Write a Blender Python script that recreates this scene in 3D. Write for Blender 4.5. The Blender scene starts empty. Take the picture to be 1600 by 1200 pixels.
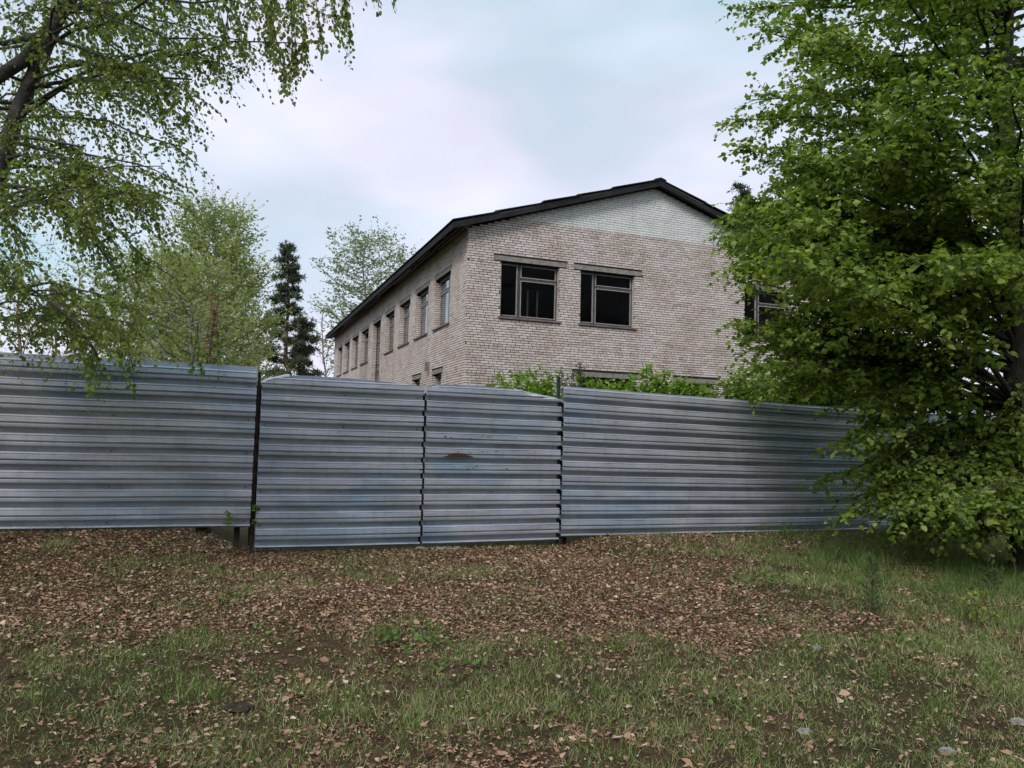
import bpy, math, random
import numpy as np
from mathutils import Matrix, Vector
random.seed(7)
rng = np.random.default_rng(7)
sc = bpy.context.scene
COL = sc.collection
R = math.radians

# ------------------------------------------------------------------ camera
FPX = 1202.0
PITCH, ROLL, EYE = R(4.35), R(1.43), 1.6
fwd = np.array([0, math.cos(PITCH), math.sin(PITCH)])
_r0 = np.array([1.0, 0, 0]); _u0 = np.cross(_r0, fwd)
rgt = math.cos(ROLL) * _r0 + math.sin(ROLL) * _u0
upv = -math.sin(ROLL) * _r0 + math.cos(ROLL) * _u0
cam_d = bpy.data.cameras.new("camera")
cam_d.sensor_width = 36; cam_d.lens = 36 * FPX / 1600
cam_d.clip_start = 0.05; cam_d.clip_end = 3000
cam = bpy.data.objects.new("camera", cam_d); COL.objects.link(cam)
m = Matrix.Identity(4)
for i in range(3):
    m[i][0], m[i][1], m[i][2] = rgt[i], upv[i], -fwd[i]
m[0][3], m[1][3], m[2][3] = 0, 0, EYE
cam.matrix_world = m
sc.camera = cam

def at(x, y, depth):
    """world point seen at photo pixel x, y at the given distance along +Y"""
    d = fwd + rgt * (x - 800) / FPX + upv * (600 - y) / FPX
    return np.array([0, 0, EYE]) + d / d[1] * depth

# ------------------------------------------------------------------ world, sun, exposure
SUN_EL, SUN_AZ = R(42), R(204)          # azimuth clockwise from +Y
w = bpy.data.worlds.new("World"); sc.world = w; w.use_nodes = True
nt = w.node_tree; nt.nodes.clear()
out = nt.nodes.new("ShaderNodeOutputWorld"); bg = nt.nodes.new("ShaderNodeBackground")
sky = nt.nodes.new("ShaderNodeTexSky"); sky.sky_type = 'NISHITA'; sky.sun_disc = False
sky.sun_elevation = SUN_EL; sky.sun_rotation = SUN_AZ
tc = nt.nodes.new("ShaderNodeTexCoord")
mp = nt.nodes.new("ShaderNodeMapping"); mp.inputs['Scale'].default_value = (1.0, 1.0, 2.2)
mp.inputs['Rotation'].default_value = (0.3, 0.2, 0.6)
n1 = nt.nodes.new("ShaderNodeTexNoise"); n1.inputs['Scale'].default_value = 1.9; n1.inputs['Detail'].default_value = 3.0
n1.inputs['Roughness'].default_value = 0.45; n1.inputs['Distortion'].default_value = 0.4
n2 = nt.nodes.new("ShaderNodeTexNoise"); n2.inputs['Scale'].default_value = 4.3; n2.inputs['Detail'].default_value = 4.0
r1 = nt.nodes.new("ShaderNodeValToRGB"); r1.color_ramp.interpolation = 'EASE'
r1.color_ramp.elements[0].position = 0.36; r1.color_ramp.elements[0].color = (4.4, 6.15, 7.15, 1)
r1.color_ramp.elements[1].position = 0.60; r1.color_ramp.elements[1].color = (7.3, 7.35, 8.7, 1)
e = r1.color_ramp.elements.new(0.49); e.color = (5.9, 6.7, 7.9, 1)
r2 = nt.nodes.new("ShaderNodeMapRange"); r2.inputs['From Min'].default_value = 0.35; r2.inputs['From Max'].default_value = 0.7
r2.inputs['To Min'].default_value = 0.94; r2.inputs['To Max'].default_value = 1.10
mul = nt.nodes.new("ShaderNodeVectorMath"); mul.operation = 'SCALE'
mx = nt.nodes.new("ShaderNodeMix"); mx.data_type = 'RGBA'; mx.inputs['Factor'].default_value = 0.93
L = nt.links.new
L(tc.outputs['Generated'], mp.inputs['Vector']); L(mp.outputs['Vector'], n1.inputs['Vector']); L(mp.outputs['Vector'], n2.inputs['Vector'])
L(n1.outputs['Fac'], r1.inputs['Fac']); L(n2.outputs['Fac'], r2.inputs['Value'])
L(r1.outputs['Color'], mul.inputs[0]); L(r2.outputs['Result'], mul.inputs['Scale'])
L(sky.outputs['Color'], mx.inputs['A']); L(mul.outputs['Vector'], mx.inputs['B'])
L(mx.outputs['Result'], bg.inputs['Color']); bg.inputs['Strength'].default_value = 0.077
L(bg.outputs['Background'], out.inputs['Surface'])

sun_d = bpy.data.lights.new("sun", 'SUN'); sun_d.energy = 1.5; sun_d.angle = R(18); sun_d.color = (1.0, 0.965, 0.92)
sun = bpy.data.objects.new("sun", sun_d); COL.objects.link(sun)
sd = Vector((math.sin(SUN_AZ) * math.cos(SUN_EL), math.cos(SUN_AZ) * math.cos(SUN_EL), math.sin(SUN_EL)))
sun.rotation_euler = sd.to_track_quat('Z', 'Y').to_euler(); sun.location = (0, 0, 40)
vs = sc.view_settings
vs.view_transform = 'Standard'; vs.look = 'None'; vs.gamma = 1; vs.use_curve_mapping = False; vs.exposure = 0.65

# ------------------------------------------------------------------ helpers
def vnoise(x, y, s, seed=0):
    x = np.asarray(x, float) / s + seed * 17.3 + 1000; y = np.asarray(y, float) / s + seed * 9.7 + 1000
    xi = np.floor(x).astype(np.int64); yi = np.floor(y).astype(np.int64)
    fx = x - xi; fy = y - yi; fx = fx * fx * (3 - 2 * fx); fy = fy * fy * (3 - 2 * fy)
    def h(a, b):
        n = (a * 374761393 + b * 668265263 + seed * 974711) & 0x7fffffff
        n = ((n ^ (n >> 13)) * 1274126177) & 0x7fffffff
        return ((n ^ (n >> 16)) & 0xffff) / 65535.0
    return (h(xi, yi) * (1 - fx) + h(xi + 1, yi) * fx) * (1 - fy) + (h(xi, yi + 1) * (1 - fx) + h(xi + 1, yi + 1) * fx) * fy

def sstep(a, b, x):
    t = np.clip((np.asarray(x, float) - a) / (b - a), 0, 1); return t * t * (3 - 2 * t)

def nrm(v):
    v = np.asarray(v, float); return v / np.maximum(np.linalg.norm(v, axis=-1, keepdims=True), 1e-9)

class MB:
    def __init__(s): s.v = []; s.f = []; s.n = 0
    def add(s, V, F):
        V = np.asarray(V, float).reshape(-1, 3); F = np.asarray(F, np.int64)
        if len(V) == 0: return
        s.v.append(V); s.f.append(F + s.n); s.n += len(V)
    def box(s, c0, c1, T=None, skip=()):
        x0, y0, z0 = c0; x1, y1, z1 = c1
        V = np.array([[x0,y0,z0],[x1,y0,z0],[x1,y1,z0],[x0,y1,z0],[x0,y0,z1],[x1,y0,z1],[x1,y1,z1],[x0,y1,z1]], float)
        F = [[0,3,2,1],[4,5,6,7],[0,1,5,4],[1,2,6,5],[2,3,7,6],[3,0,4,7]]
        F = [f for i, f in enumerate(F) if i not in skip]
        s.add(V if T is None else T(V), F)
    def tube(s, P, rad, sides=6, cap=True):
        P = np.asarray(P, float); n = len(P); rad = np.broadcast_to(np.asarray(rad, float), (n,))
        T = np.gradient(P, axis=0); T = nrm(T)
        ref = np.array([0.31, 0.17, 0.93]) if abs(T[:, 2]).mean() < 0.8 else np.array([0.9, 0.3, 0.1])
        A = nrm(np.cross(T, ref)); B = np.cross(T, A)
        a = np.arange(sides) / sides * 2 * math.pi
        V = P[:, None] + rad[:, None, None] * (np.cos(a)[None, :, None] * A[:, None] + np.sin(a)[None, :, None] * B[:, None])
        i = np.arange(n - 1)[:, None] * sides; j = np.arange(sides)[None]; k = (j + 1) % sides
        F = np.stack([i + j, i + k, i + sides + k, i + sides + j], -1).reshape(-1, 4)
        s.add(V.reshape(-1, 3), F)
        if cap:
            s.add(V[-1], [list(range(sides))]) if sides in (3, 4) else s.add(np.vstack([V[-1], P[-1:]]), [[q, (q + 1) % sides, sides] for q in range(sides)])
    def build(s, name, mat, parent=None, smooth=False):
        me = bpy.data.meshes.new(name)
        V = np.vstack(s.v); me.vertices.add(len(V)); me.vertices.foreach_set("co", V.astype(np.float32).ravel())
        tot = np.concatenate([np.full(len(f), f.shape[1], np.int32) for f in s.f])
        idx = np.concatenate([f.ravel() for f in s.f]).astype(np.int32)
        me.loops.add(len(idx)); me.loops.foreach_set("vertex_index", idx)
        me.polygons.add(len(tot)); st = np.concatenate([[0], np.cumsum(tot)[:-1]]).astype(np.int32)
        me.polygons.foreach_set("loop_start", st); me.polygons.foreach_set("loop_total", tot)
        me.polygons.foreach_set("use_smooth", np.full(len(tot), bool(smooth)))
        me.update(calc_edges=True); me.validate()
        me.materials.append(mat)
        o = bpy.data.objects.new(name, me); COL.objects.link(o)
        if parent is not None:
            o.parent = parent
            if parent.type == 'EMPTY': o.matrix_parent_inverse = Matrix.Translation(-parent.location)
        return o

def thing(name, label, cat, loc=(0, 0, 0), group=None):
    o = bpy.data.objects.new(name, None); COL.objects.link(o); o.location = Vector([float(a) for a in loc])
    o.empty_display_size = 0.2
    return tag(o, label, cat, group)

def tag(o, label=None, cat=None, group=None, kind=None):
    if label: o['label'] = label
    if cat: o['category'] = cat
    if group: o['group'] = group
    if kind: o['kind'] = kind
    return o

# ------------------------------------------------------------------ materials
class N:
    def __init__(s, name):
        s.m = bpy.data.materials.new(name); s.m.use_nodes = True; s.t = s.m.node_tree
        s.b = s.t.nodes['Principled BSDF']; s.o = s.t.nodes['Material Output']
    def n(s, typ, **kw):
        x = s.t.nodes.new(typ)
        for k, v in kw.items():
            if k in x.inputs: x.inputs[k].default_value = v
            else: setattr(x, k, v)
        return x
    def l(s, a, b): s.t.links.new(a, b)
    def pos(s, scale=(1, 1, 1)):
        g = s.n("ShaderNodeNewGeometry"); mpp = s.n("ShaderNodeMapping"); mpp.inputs['Scale'].default_value = scale
        s.l(g.outputs['Position'], mpp.inputs['Vector']); return mpp.outputs['Vector']
    def noise(s, scale, detail=4, vec=None, rough=0.55):
        x = s.n("ShaderNodeTexNoise"); x.inputs['Scale'].default_value = scale; x.inputs['Detail'].default_value = detail; x.inputs['Roughness'].default_value = rough
        s.l(vec if vec is not None else s.pos(), x.inputs['Vector']); return x.outputs['Fac']
    def ramp(s, fac, stops):
        x = s.n("ShaderNodeValToRGB"); cr = x.color_ramp
        cr.elements[0].position, cr.elements[0].color = stops[0][0], (*stops[0][1], 1)
        cr.elements[1].position, cr.elements[1].color = stops[-1][0], (*stops[-1][1], 1)
        for p, c in stops[1:-1]: cr.elements.new(p).color = (*c, 1)
        s.l(fac, x.inputs['Fac']); return x.outputs['Color']
    def mix(s, f, a, b, mode='MIX'):
        x = s.n("ShaderNodeMix"); x.data_type = 'RGBA'; x.blend_type = mode
        for sock, v in ((x.inputs['Factor'], f), (x.inputs['A'], a), (x.inputs['B'], b)):
            if hasattr(v, 'links'): s.l(v, sock)
            elif isinstance(v, tuple): sock.default_value = (*v, 1)
            else: sock.default_value = v
        return x.outputs['Result']
    def math(s, op, a, b=0.0):
        x = s.n("ShaderNodeMath"); x.operation = op
        for sock, v in ((x.inputs[0], a), (x.inputs[1], b)):
            if hasattr(v, 'links'): s.l(v, sock)
            else: sock.default_value = v
        return x.outputs[0]
    def isl(s):
        g = s.n("ShaderNodeNewGeometry"); oi = s.n("ShaderNodeObjectInfo")
        return s.math('FRACT', s.math('ADD', g.outputs['Random Per Island'], oi.outputs['Random']))
    def bump(s, h, strength=0.3, dist=0.01):
        x = s.n("ShaderNodeBump"); x.inputs['Strength'].default_value = strength; x.inputs['Distance'].default_value = dist
        s.l(h, x.inputs['Height']); s.l(x.outputs['Normal'], s.b.inputs['Normal'])
    def col(s, c):
        if hasattr(c, 'links'): s.l(c, s.b.inputs['Base Color'])
        else: s.b.inputs['Base Color'].default_value = (*c, 1)
    def rough(s, v): s.b.inputs['Roughness'].default_value = v

def simple(name, c1, c2, scale=4, rough=0.85, stretch=(1, 1, 1), bump=0.2, spec=0.3):
    k = N(name); v = k.pos(stretch); f = k.noise(scale, 6, v, 0.65)
    k.col(k.ramp(f, [(0.3, c1), (0.7, c2)])); k.rough(rough); k.b.inputs['Specular IOR Level'].default_value = spec
    k.bump(k.noise(scale * 6, 4, v), bump, 0.01); return k.m

def brick_mat(name, cols, stain):
    k = N(name); r = k.isl()
    c = k.ramp(r, cols)
    f = k.noise(1.1, 5); g = k.noise(34, 4)
    c = k.mix(k.ramp(f, [(0.42, (0, 0, 0)), (0.68, (0.95, 0.95, 0.95))]), c, stain, 'MULTIPLY')
    c = k.mix(k.ramp(g, [(0.30, (0.4, 0.4, 0.4)), (0.5, (0, 0, 0))]), c, (0.5, 0.45, 0.41), 'MULTIPLY')
    vs_ = k.noise(2.0, 4, k.pos((1.6, 1.6, 0.18)))
    c = k.mix(k.ramp(vs_, [(0.55, (0, 0, 0)), (0.76, (0.4, 0.4, 0.4))]), c, (0.66, 0.61, 0.56), 'MULTIPLY')
    k.col(c); k.rough(0.92); k.b.inputs['Specular IOR Level'].default_value = 0.2
    k.bump(k.noise(60, 4), 0.5, 0.004); return k.m

M = {}
M['brick'] = brick_mat('pink_silicate_brick', [(0, (0.58, 0.505, 0.465)), (0.45, (0.68, 0.60, 0.56)), (0.9, (0.74, 0.67, 0.64)), (1, (0.48, 0.40, 0.36))], (0.84, 0.79, 0.75))
M['brick_white'] = brick_mat('white_silicate_brick', [(0, (0.72, 0.72, 0.70)), (0.5, (0.77, 0.775, 0.755)), (1, (0.80, 0.805, 0.79))], (0.88, 0.89, 0.87))
M['mortar'] = simple('old_dark_mortar', (0.015, 0.012, 0.011), (0.045, 0.037, 0.034), 3)
M['mortar_pale'] = simple('pale_mortar', (0.30, 0.30, 0.29), (0.42, 0.42, 0.41), 3)
M['concrete'] = simple('grey_concrete', (0.22, 0.215, 0.20), (0.36, 0.35, 0.32), 5, bump=0.4)
M['lintel'] = simple('weathered_lintel', (0.15, 0.135, 0.125), (0.33, 0.31, 0.28), 7, bump=0.4)
M['roof'] = simple('black_bitumen_roofing', (0.012, 0.012, 0.014), (0.035, 0.035, 0.037), 3, 0.9, spec=0.15)
M['soffit'] = simple('dark_weathered_boards', (0.035, 0.034, 0.032), (0.105, 0.10, 0.095), 3, 0.9, (5, 0.6, 5))
M['soffit_pale'] = simple('grey_weathered_boards', (0.10, 0.10, 0.095), (0.19, 0.185, 0.17), 3, 0.9, (5, 0.6, 5))
M['frame'] = simple('weathered_window_wood', (0.10, 0.095, 0.09), (0.30, 0.29, 0.275), 9, 0.85, (4, 4, 0.7), 0.4)
M['sash'] = simple('grey_sash_wood', (0.16, 0.155, 0.15), (0.42, 0.41, 0.40), 9, 0.85, (4, 4, 0.7), 0.4)
M['frame_dark'] = simple('rotten_brown_wood', (0.035, 0.03, 0.027), (0.11, 0.095, 0.085), 7, 0.9, (4, 4, 0.7), 0.4)
M['sill'] = simple('rusty_metal_sill', (0.13, 0.085, 0.078), (0.28, 0.22, 0.21), 6, 0.7)
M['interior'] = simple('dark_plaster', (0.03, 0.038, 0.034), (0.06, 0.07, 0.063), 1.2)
M['curtain'] = simple('dusty_net', (0.2, 0.2, 0.19), (0.3, 0.3, 0.28), 5)
M['post'] = simple('rusty_dark_steel', (0.018, 0.015, 0.013), (0.07, 0.045, 0.03), 14, 0.8)
M['post_green'] = simple('dark_green_steel', (0.012, 0.03, 0.025), (0.03, 0.06, 0.05), 14, 0.6)
M['rust'] = simple('rust', (0.035, 0.017, 0.012), (0.13, 0.06, 0.04), 9, 0.95)
M['stone'] = simple('pale_stone', (0.14, 0.135, 0.125), (0.34, 0.32, 0.30), 22, 0.9, bump=0.6)
M['bark'] = simple('dark_bark', (0.02, 0.018, 0.015), (0.085, 0.075, 0.06), 9, 0.95, (3, 3, 0.6), 0.8)
M['bark_birch'] = simple('dark_birch_bark', (0.022, 0.02, 0.018), (0.13, 0.12, 0.105), 6, 0.9, (1, 1, 2.5), 0.8)
M['bark_grey'] = simple('pale_birch_bark', (0.10, 0.095, 0.09), (0.38, 0.36, 0.34), 3, 0.9, (1, 1, 3), 0.4)
M['bark_pine'] = simple('pinkish_pine_bark', (0.16, 0.09, 0.065), (0.34, 0.22, 0.18), 4, 0.9, (2, 2, 0.6), 0.5)
M['stalk'] = simple('dry_straw', (0.30, 0.26, 0.17), (0.46, 0.40, 0.28), 12, 0.8)
M['twig'] = simple('dead_twig', (0.08, 0.065, 0.05), (0.20, 0.17, 0.14), 12)
M['earth'] = simple('dark_earth', (0.02, 0.016, 0.012), (0.05, 0.04, 0.03), 12, 0.95, bump=0.8)

# glass: thin dusty pane
k = N('dusty_glass'); k.t.nodes.remove(k.b)
tr = k.n("ShaderNodeBsdfTransparent"); tr.inputs['Color'].default_value = (0.72, 0.78, 0.74, 1)
gl = k.n("ShaderNodeBsdfGlossy"); gl.inputs['Roughness'].default_value = 0.06; gl.inputs['Color'].default_value = (0.5, 0.5, 0.5, 1)
fr = k.n("ShaderNodeFresnel"); fr.inputs['IOR'].default_value = 1.22
ms = k.n("ShaderNodeMixShader"); k.l(fr.outputs[0], ms.inputs[0]); k.l(tr.outputs[0], ms.inputs[1]); k.l(gl.outputs[0], ms.inputs[2])
k.l(ms.outputs[0], k.o.inputs['Surface']); M['glass'] = k.m

# galvanised steel
def steel(name, seed):
    k = N(name); v = k.pos((0.5, 0.5, 3.0)); s1 = k.noise(2.3 + seed * 0.3, 5, v, 0.6); s2 = k.noise(1.1, 4); s3 = k.noise(55, 3)
    c = k.ramp(s1, [(0.3, (0.44, 0.46, 0.51)), (0.55, (0.59, 0.61, 0.67)), (0.75, (0.72, 0.74, 0.80))])
    c = k.mix(k.ramp(s2, [(0.42, (0, 0, 0)), (0.62, (0.5, 0.5, 0.5))]), c, (0.86, 0.87, 0.98), 'MULTIPLY')
    c = k.mix(k.ramp(s3, [(0.60, (0, 0, 0)), (0.75, (0.35, 0.35, 0.35))]), c, (0.36, 0.33, 0.32), 'MIX')
    te = k.noise(0.45 + 0.2 * seed, 3, k.pos((1, 1, 2.2)))
    c = k.mix(k.ramp(te, [(0.50, (0, 0, 0)), (0.66, (0.6, 0.6, 0.6))]), c, (0.62, 0.84, 0.97), 'MULTIPLY')
    dr = k.noise(5, 5, k.pos((2.5, 2.5, 0.5)), 0.6)      # dirt runs
    c = k.mix(k.ramp(dr, [(0.50, (0, 0, 0)), (0.75, (0.4, 0.4, 0.4))]), c, (0.55, 0.52, 0.50), 'MULTIPLY')
    bl = k.noise(3.1, 6, k.pos((0.6, 0.6, 5)), 0.75)
    c = k.mix(k.ramp(bl, [(0.66, (0, 0, 0)), (0.74, (0.6, 0.6, 0.6))]), c, (0.16, 0.12, 0.11), 'MIX')
    k.col(c); k.b.inputs['Metallic'].default_value = 0.38
    rr = k.n("ShaderNodeMapRange"); rr.inputs['To Min'].default_value = 0.24; rr.inputs['To Max'].default_value = 0.42
    k.l(s2, rr.inputs['Value']); k.l(rr.outputs['Result'], k.b.inputs['Roughness'])
    k.bump(k.noise(2.5, 3, k.pos((1, 1, 3))), 0.25, 0.02); return k.m
M['steel'] = steel('galvanised_steel', 0)
M['steel2'] = steel('galvanised_steel_gate', 1)

def leafmat(name, stops, trans=0.35, rough=0.55, spec=0.35, tint=(1.1, 1.25, 0.5)):
    k = N(name); r = k.isl(); big = k.noise(0.9, 3)
    c = k.ramp(r, stops)
    c = k.mix(k.ramp(big, [(0.35, (0, 0, 0)), (0.65, (0.6, 0.6, 0.6))]), c, (0.74, 0.82, 0.72), 'MULTIPLY')
    k.col(c); k.rough(rough); k.b.inputs['Specular IOR Level'].default_value = spec
    t = k.n("ShaderNodeBsdfTranslucent"); k.l(k.mix(1.0, c, tint, 'MULTIPLY'), t.inputs['Color'])
    ms = k.n("ShaderNodeMixShader"); ms.inputs[0].default_value = trans
    k.l(k.b.outputs[0], ms.inputs[1]); k.l(t.outputs[0], ms.inputs[2]); k.l(ms.outputs[0], k.o.inputs['Surface'])
    return k.m
M['leaf_r'] = leafmat('broad_green_leaf', [(0, (0.09, 0.155, 0.024)), (0.4, (0.20, 0.285, 0.048)), (0.8, (0.31, 0.39, 0.08)), (1, (0.42, 0.47, 0.14))], 0.48)
M['leaf_b'] = leafmat('birch_leaf', [(0, (0.13, 0.18, 0.04)), (0.5, (0.21, 0.27, 0.06)), (1, (0.34, 0.39, 0.12))], 0.5)
M['leaf_pale'] = leafmat('young_birch_leaf', [(0, (0.24, 0.28, 0.085)), (0.5, (0.35, 0.39, 0.14)), (1, (0.48, 0.50, 0.25))], 0.5)
M['leaf_grey'] = leafmat('grey_green_leaf', [(0, (0.18, 0.22, 0.12)), (0.5, (0.26, 0.31, 0.18)), (1, (0.36, 0.40, 0.27))], 0.45)
M['leaf_shrub'] = leafmat('bright_shrub_leaf', [(0, (0.13, 0.24, 0.025)), (0.5, (0.22, 0.36, 0.045)), (1, (0.33, 0.46, 0.08))], 0.45)
M['leaf_yellow'] = leafmat('yellow_green_leaf', [(0, (0.22, 0.27, 0.04)), (1, (0.38, 0.40, 0.08))], 0.4)
M['leaf_red'] = leafmat('russet_leaf', [(0, (0.25, 0.12, 0.06)), (1, (0.36, 0.18, 0.09))], 0.3, tint=(1.1, 0.9, 0.6))
M['weed'] = leafmat('low_weed_leaf', [(0, (0.08, 0.15, 0.03)), (1, (0.17, 0.26, 0.06))], 0.3)
M['needle_young'] = leafmat('young_pine_needle', [(0, (0.05, 0.09, 0.03)), (1, (0.13, 0.18, 0.06))], 0.15)
M['needle'] = leafmat('pine_needle', [(0, (0.035, 0.046, 0.026)), (0.6, (0.07, 0.085, 0.045)), (1, (0.13, 0.145, 0.085))], 0.1)
M['dry'] = leafmat('dry_weed', [(0, (0.11, 0.10, 0.085)), (1, (0.22, 0.20, 0.17))], 0.1)
M['litter'] = leafmat('fallen_leaf', [(0, (0.10, 0.055, 0.038)), (0.3, (0.28, 0.15, 0.095)), (0.62, (0.44, 0.26, 0.175)), (0.90, (0.56, 0.37, 0.265)), (1, (0.72, 0.58, 0.46))], 0.12, 0.7, 0.25, (1.1, 0.9, 0.7))
M['grass'] = leafmat('grass_blade', [(0, (0.095, 0.16, 0.035)), (0.34, (0.175, 0.26, 0.06)), (0.62, (0.26, 0.33, 0.10)), (0.66, (0.34, 0.28, 0.16)), (1, (0.58, 0.50, 0.34))], 0.25, 0.6, 0.25)
M['grass_tuft'] = leafmat('lush_grass_blade', [(0, (0.07, 0.14, 0.025)), (0.8, (0.15, 0.24, 0.05)), (1, (0.34, 0.33, 0.16))], 0.25)

# ground material
k = N('leafy_soil'); f = k.noise(7, 8, None, 0.7); g2 = k.noise(0.55, 5); g3 = k.noise(60, 5, None, 0.7)
c = k.ramp(f, [(0.3, (0.045, 0.027, 0.018)), (0.5, (0.11, 0.066, 0.042)), (0.72, (0.20, 0.125, 0.085))])
c2 = k.ramp(g3, [(0.35, (0.035, 0.045, 0.015)), (0.7, (0.10, 0.10, 0.045))])
c = k.mix(k.ramp(g2, [(0.42, (0, 0, 0)), (0.6, (0.8, 0.8, 0.8))]), c, c2); c = k.mix(k.ramp(g3, [(0.4, (0.5, 0.5, 0.5)), (0.6, (0, 0, 0))]), c, (0.3, 0.25, 0.2), 'MULTIPLY')
k.col(c); k.rough(1.0); k.b.inputs['Specular IOR Level'].default_value = 0.1; k.bump(g3, 0.9, 0.03); M['ground'] = k.m

# ------------------------------------------------------------------ frames of reference
FA = R(21.0)
FD = np.array([math.cos(FA), math.sin(FA), 0.0]); FN = np.array([-FD[1], FD[0], 0.0]); FP = np.array([0, 11.0, 0.0])
def fence_pt(t, z, out=0.0):      # out > 0 is towards the camera
    t = np.asarray(t, float); z = np.asarray(z, float); out = np.asarray(out, float)
    return FP + t[..., None] * FD + z[..., None] * np.array([0, 0, 1.0]) - out[..., None] * FN
BL = np.array([-0.35642168, 0.9343252, 0.0]); BF = np.array([0.9343252, 0.35642168, 0.0]); BP = np.array([-1.38048793, 22.2, 0.0])
def ground_z(x, y):
    x = np.asarray(x, float); y = np.asarray(y, float)
    df = x * FN[0] + (y - 11) * FN[1]; t = x * FD[0] + (y - 11) * FD[1]
    zf = np.interp(t, [-9, -4.3, -3.95, -3.55, -1.3, 0.85, 1.5, 5.7, 8.8, 14], [.46, .44, .37, .14, .155, .13, .265, .25, .12, .1])
    wv = sstep(-7.5, -0.2, df) ** 1.3
    flat = 0.19
    wv2 = sstep(-3.0, -0.3, df)
    h = wv * (zf * wv2 + flat * (1 - wv2))
    h = h + sstep(0.3, 6, df) * (0.1 - h)
    near = 1 - sstep(30, 60, np.hypot(x, y))
    h = h + near * ((vnoise(x, y, 1.7, 3) - 0.5) * 0.07 + (vnoise(x, y, 0.45, 5) - 0.5) * 0.035) * (0.5 + 0.5 * sstep(0.1, 1.0, np.abs(df)))
    return h

# ------------------------------------------------------------------ ground
def graded(lo, hi, step, far):
    a = [lo]; s = step
    while a[-1] > -far: s *= 1.22; a.append(a[-1] - s)
    b = list(np.arange(lo, hi, step)); s = step; c = [b[-1] + step]
    while c[-1] < far: s *= 1.22; c.append(c[-1] + s)
    return np.array(a[:0:-1] + b + c)
gx = graded(-11, 15, 0.14, 900); gy = graded(0.5, 17, 0.14, 900)
X, Y = np.meshgrid(gx, gy); Z = ground_z(X, Y) + (1 - sstep(18, 25, np.hypot(X, Y))) * (rng.random(X.shape) - 0.5) * 0.012
mb = MB(); nx = len(gx); i = np.arange(len(gy) - 1)[:, None] * nx; j = np.arange(nx - 1)[None]
mb.add(np.stack([X, Y, Z], -1).reshape(-1, 3), np.stack([i + j, i + j + 1, i + j + 1 + nx, i + j + nx], -1).reshape(-1, 4))
tag(mb.build('ground', M['ground'], smooth=True), 'uneven brown soil under leaf litter and grass before the fence', kind='structure')

# ------------------------------------------------------------------ brick building
bld = thing('brick_building', 'abandoned two-storey pale brick building with a dark low gabled roof and empty windows', 'building', BP)
WF, WL, ZT, ZR = 12.6, 27.3, 7.9, 9.95
SLP = (ZR - ZT) / (WF / 2)
def TF(V):   # facade coordinates: s along facade, d outward, z
    V = np.asarray(V, float); return BP + V[:, :1] * BF - V[:, 1:2] * BL + V[:, 2:3] * np.array([0, 0, 1.0])
def TLw(V):  # long wall: s along wall, d outward
    V = np.asarray(V, float); return BP + V[:, :1] * BL - V[:, 1:2] * BF + V[:, 2:3] * np.array([0, 0, 1.0])
open_F = [(1.03, 2.95, 5.32, 7.0), (3.66, 5.58, 5.32, 7.0), (9.8, 11.7, 5.32, 7.0), (3.66, 5.56, 2.1, 3.68), (7.25, 8.55, 2.1, 3.68), (9.8, 11.7, 2.1, 3.68)]
open_L = [(1.72, 3.55), (4.38, 6.2), (7.12, 8.9), (9.88, 11.66)]
open_L = [(a, b, 5.3, 6.96) for a, b in open_L] + [(12.7, 14.5, 2.0, 6.96)] + [(a, b, 5.33, 6.97) for a, b in ((15.62, 17.6), (18.5, 20.4), (21.3, 23.2), (23.95, 25.7))] + [(2.43, 3.5, 2.6, 3.78), (5.2, 6.3, 2.6, 3.78)]

def wall_core(mb, T, W, zb, zt, openings, thick=0.4):
    xs = sorted({0, W, *[o[0] for o in openings], *[o[1] for o in openings]}); zs = sorted({zb, zt, *[o[2] for o in openings], *[o[3] for o in openings]})
    for a, b in zip(xs, xs[1:]):
        for c, d in zip(zs, zs[1:]):
            mx_, mz = (a + b) / 2, (c + d) / 2
            if any(o[0] < mx_ < o[1] and o[2] < mz < o[3] for o in openings): continue
            mb.add(T([[a, 0, c], [b, 0, c], [b, 0, d], [a, 0, d]]), [[0, 1, 2, 3]])
            mb.add(T([[a, -thick, c], [b, -thick, c], [b, -thick, d], [a, -thick, d]]), [[0, 1, 2, 3]])
    for a, b, c, d in openings:
        for p in (([a, c], [a, d]), ([b, c], [b, d]), ([a, c], [b, c]), ([a, d], [b, d])):
            (u, v), (u2, v2) = p
            mb.add(T([[u, 0, v], [u2, 0, v2], [u2, -thick, v2], [u, -thick, v]]), [[0, 1, 2, 3]])

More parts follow.
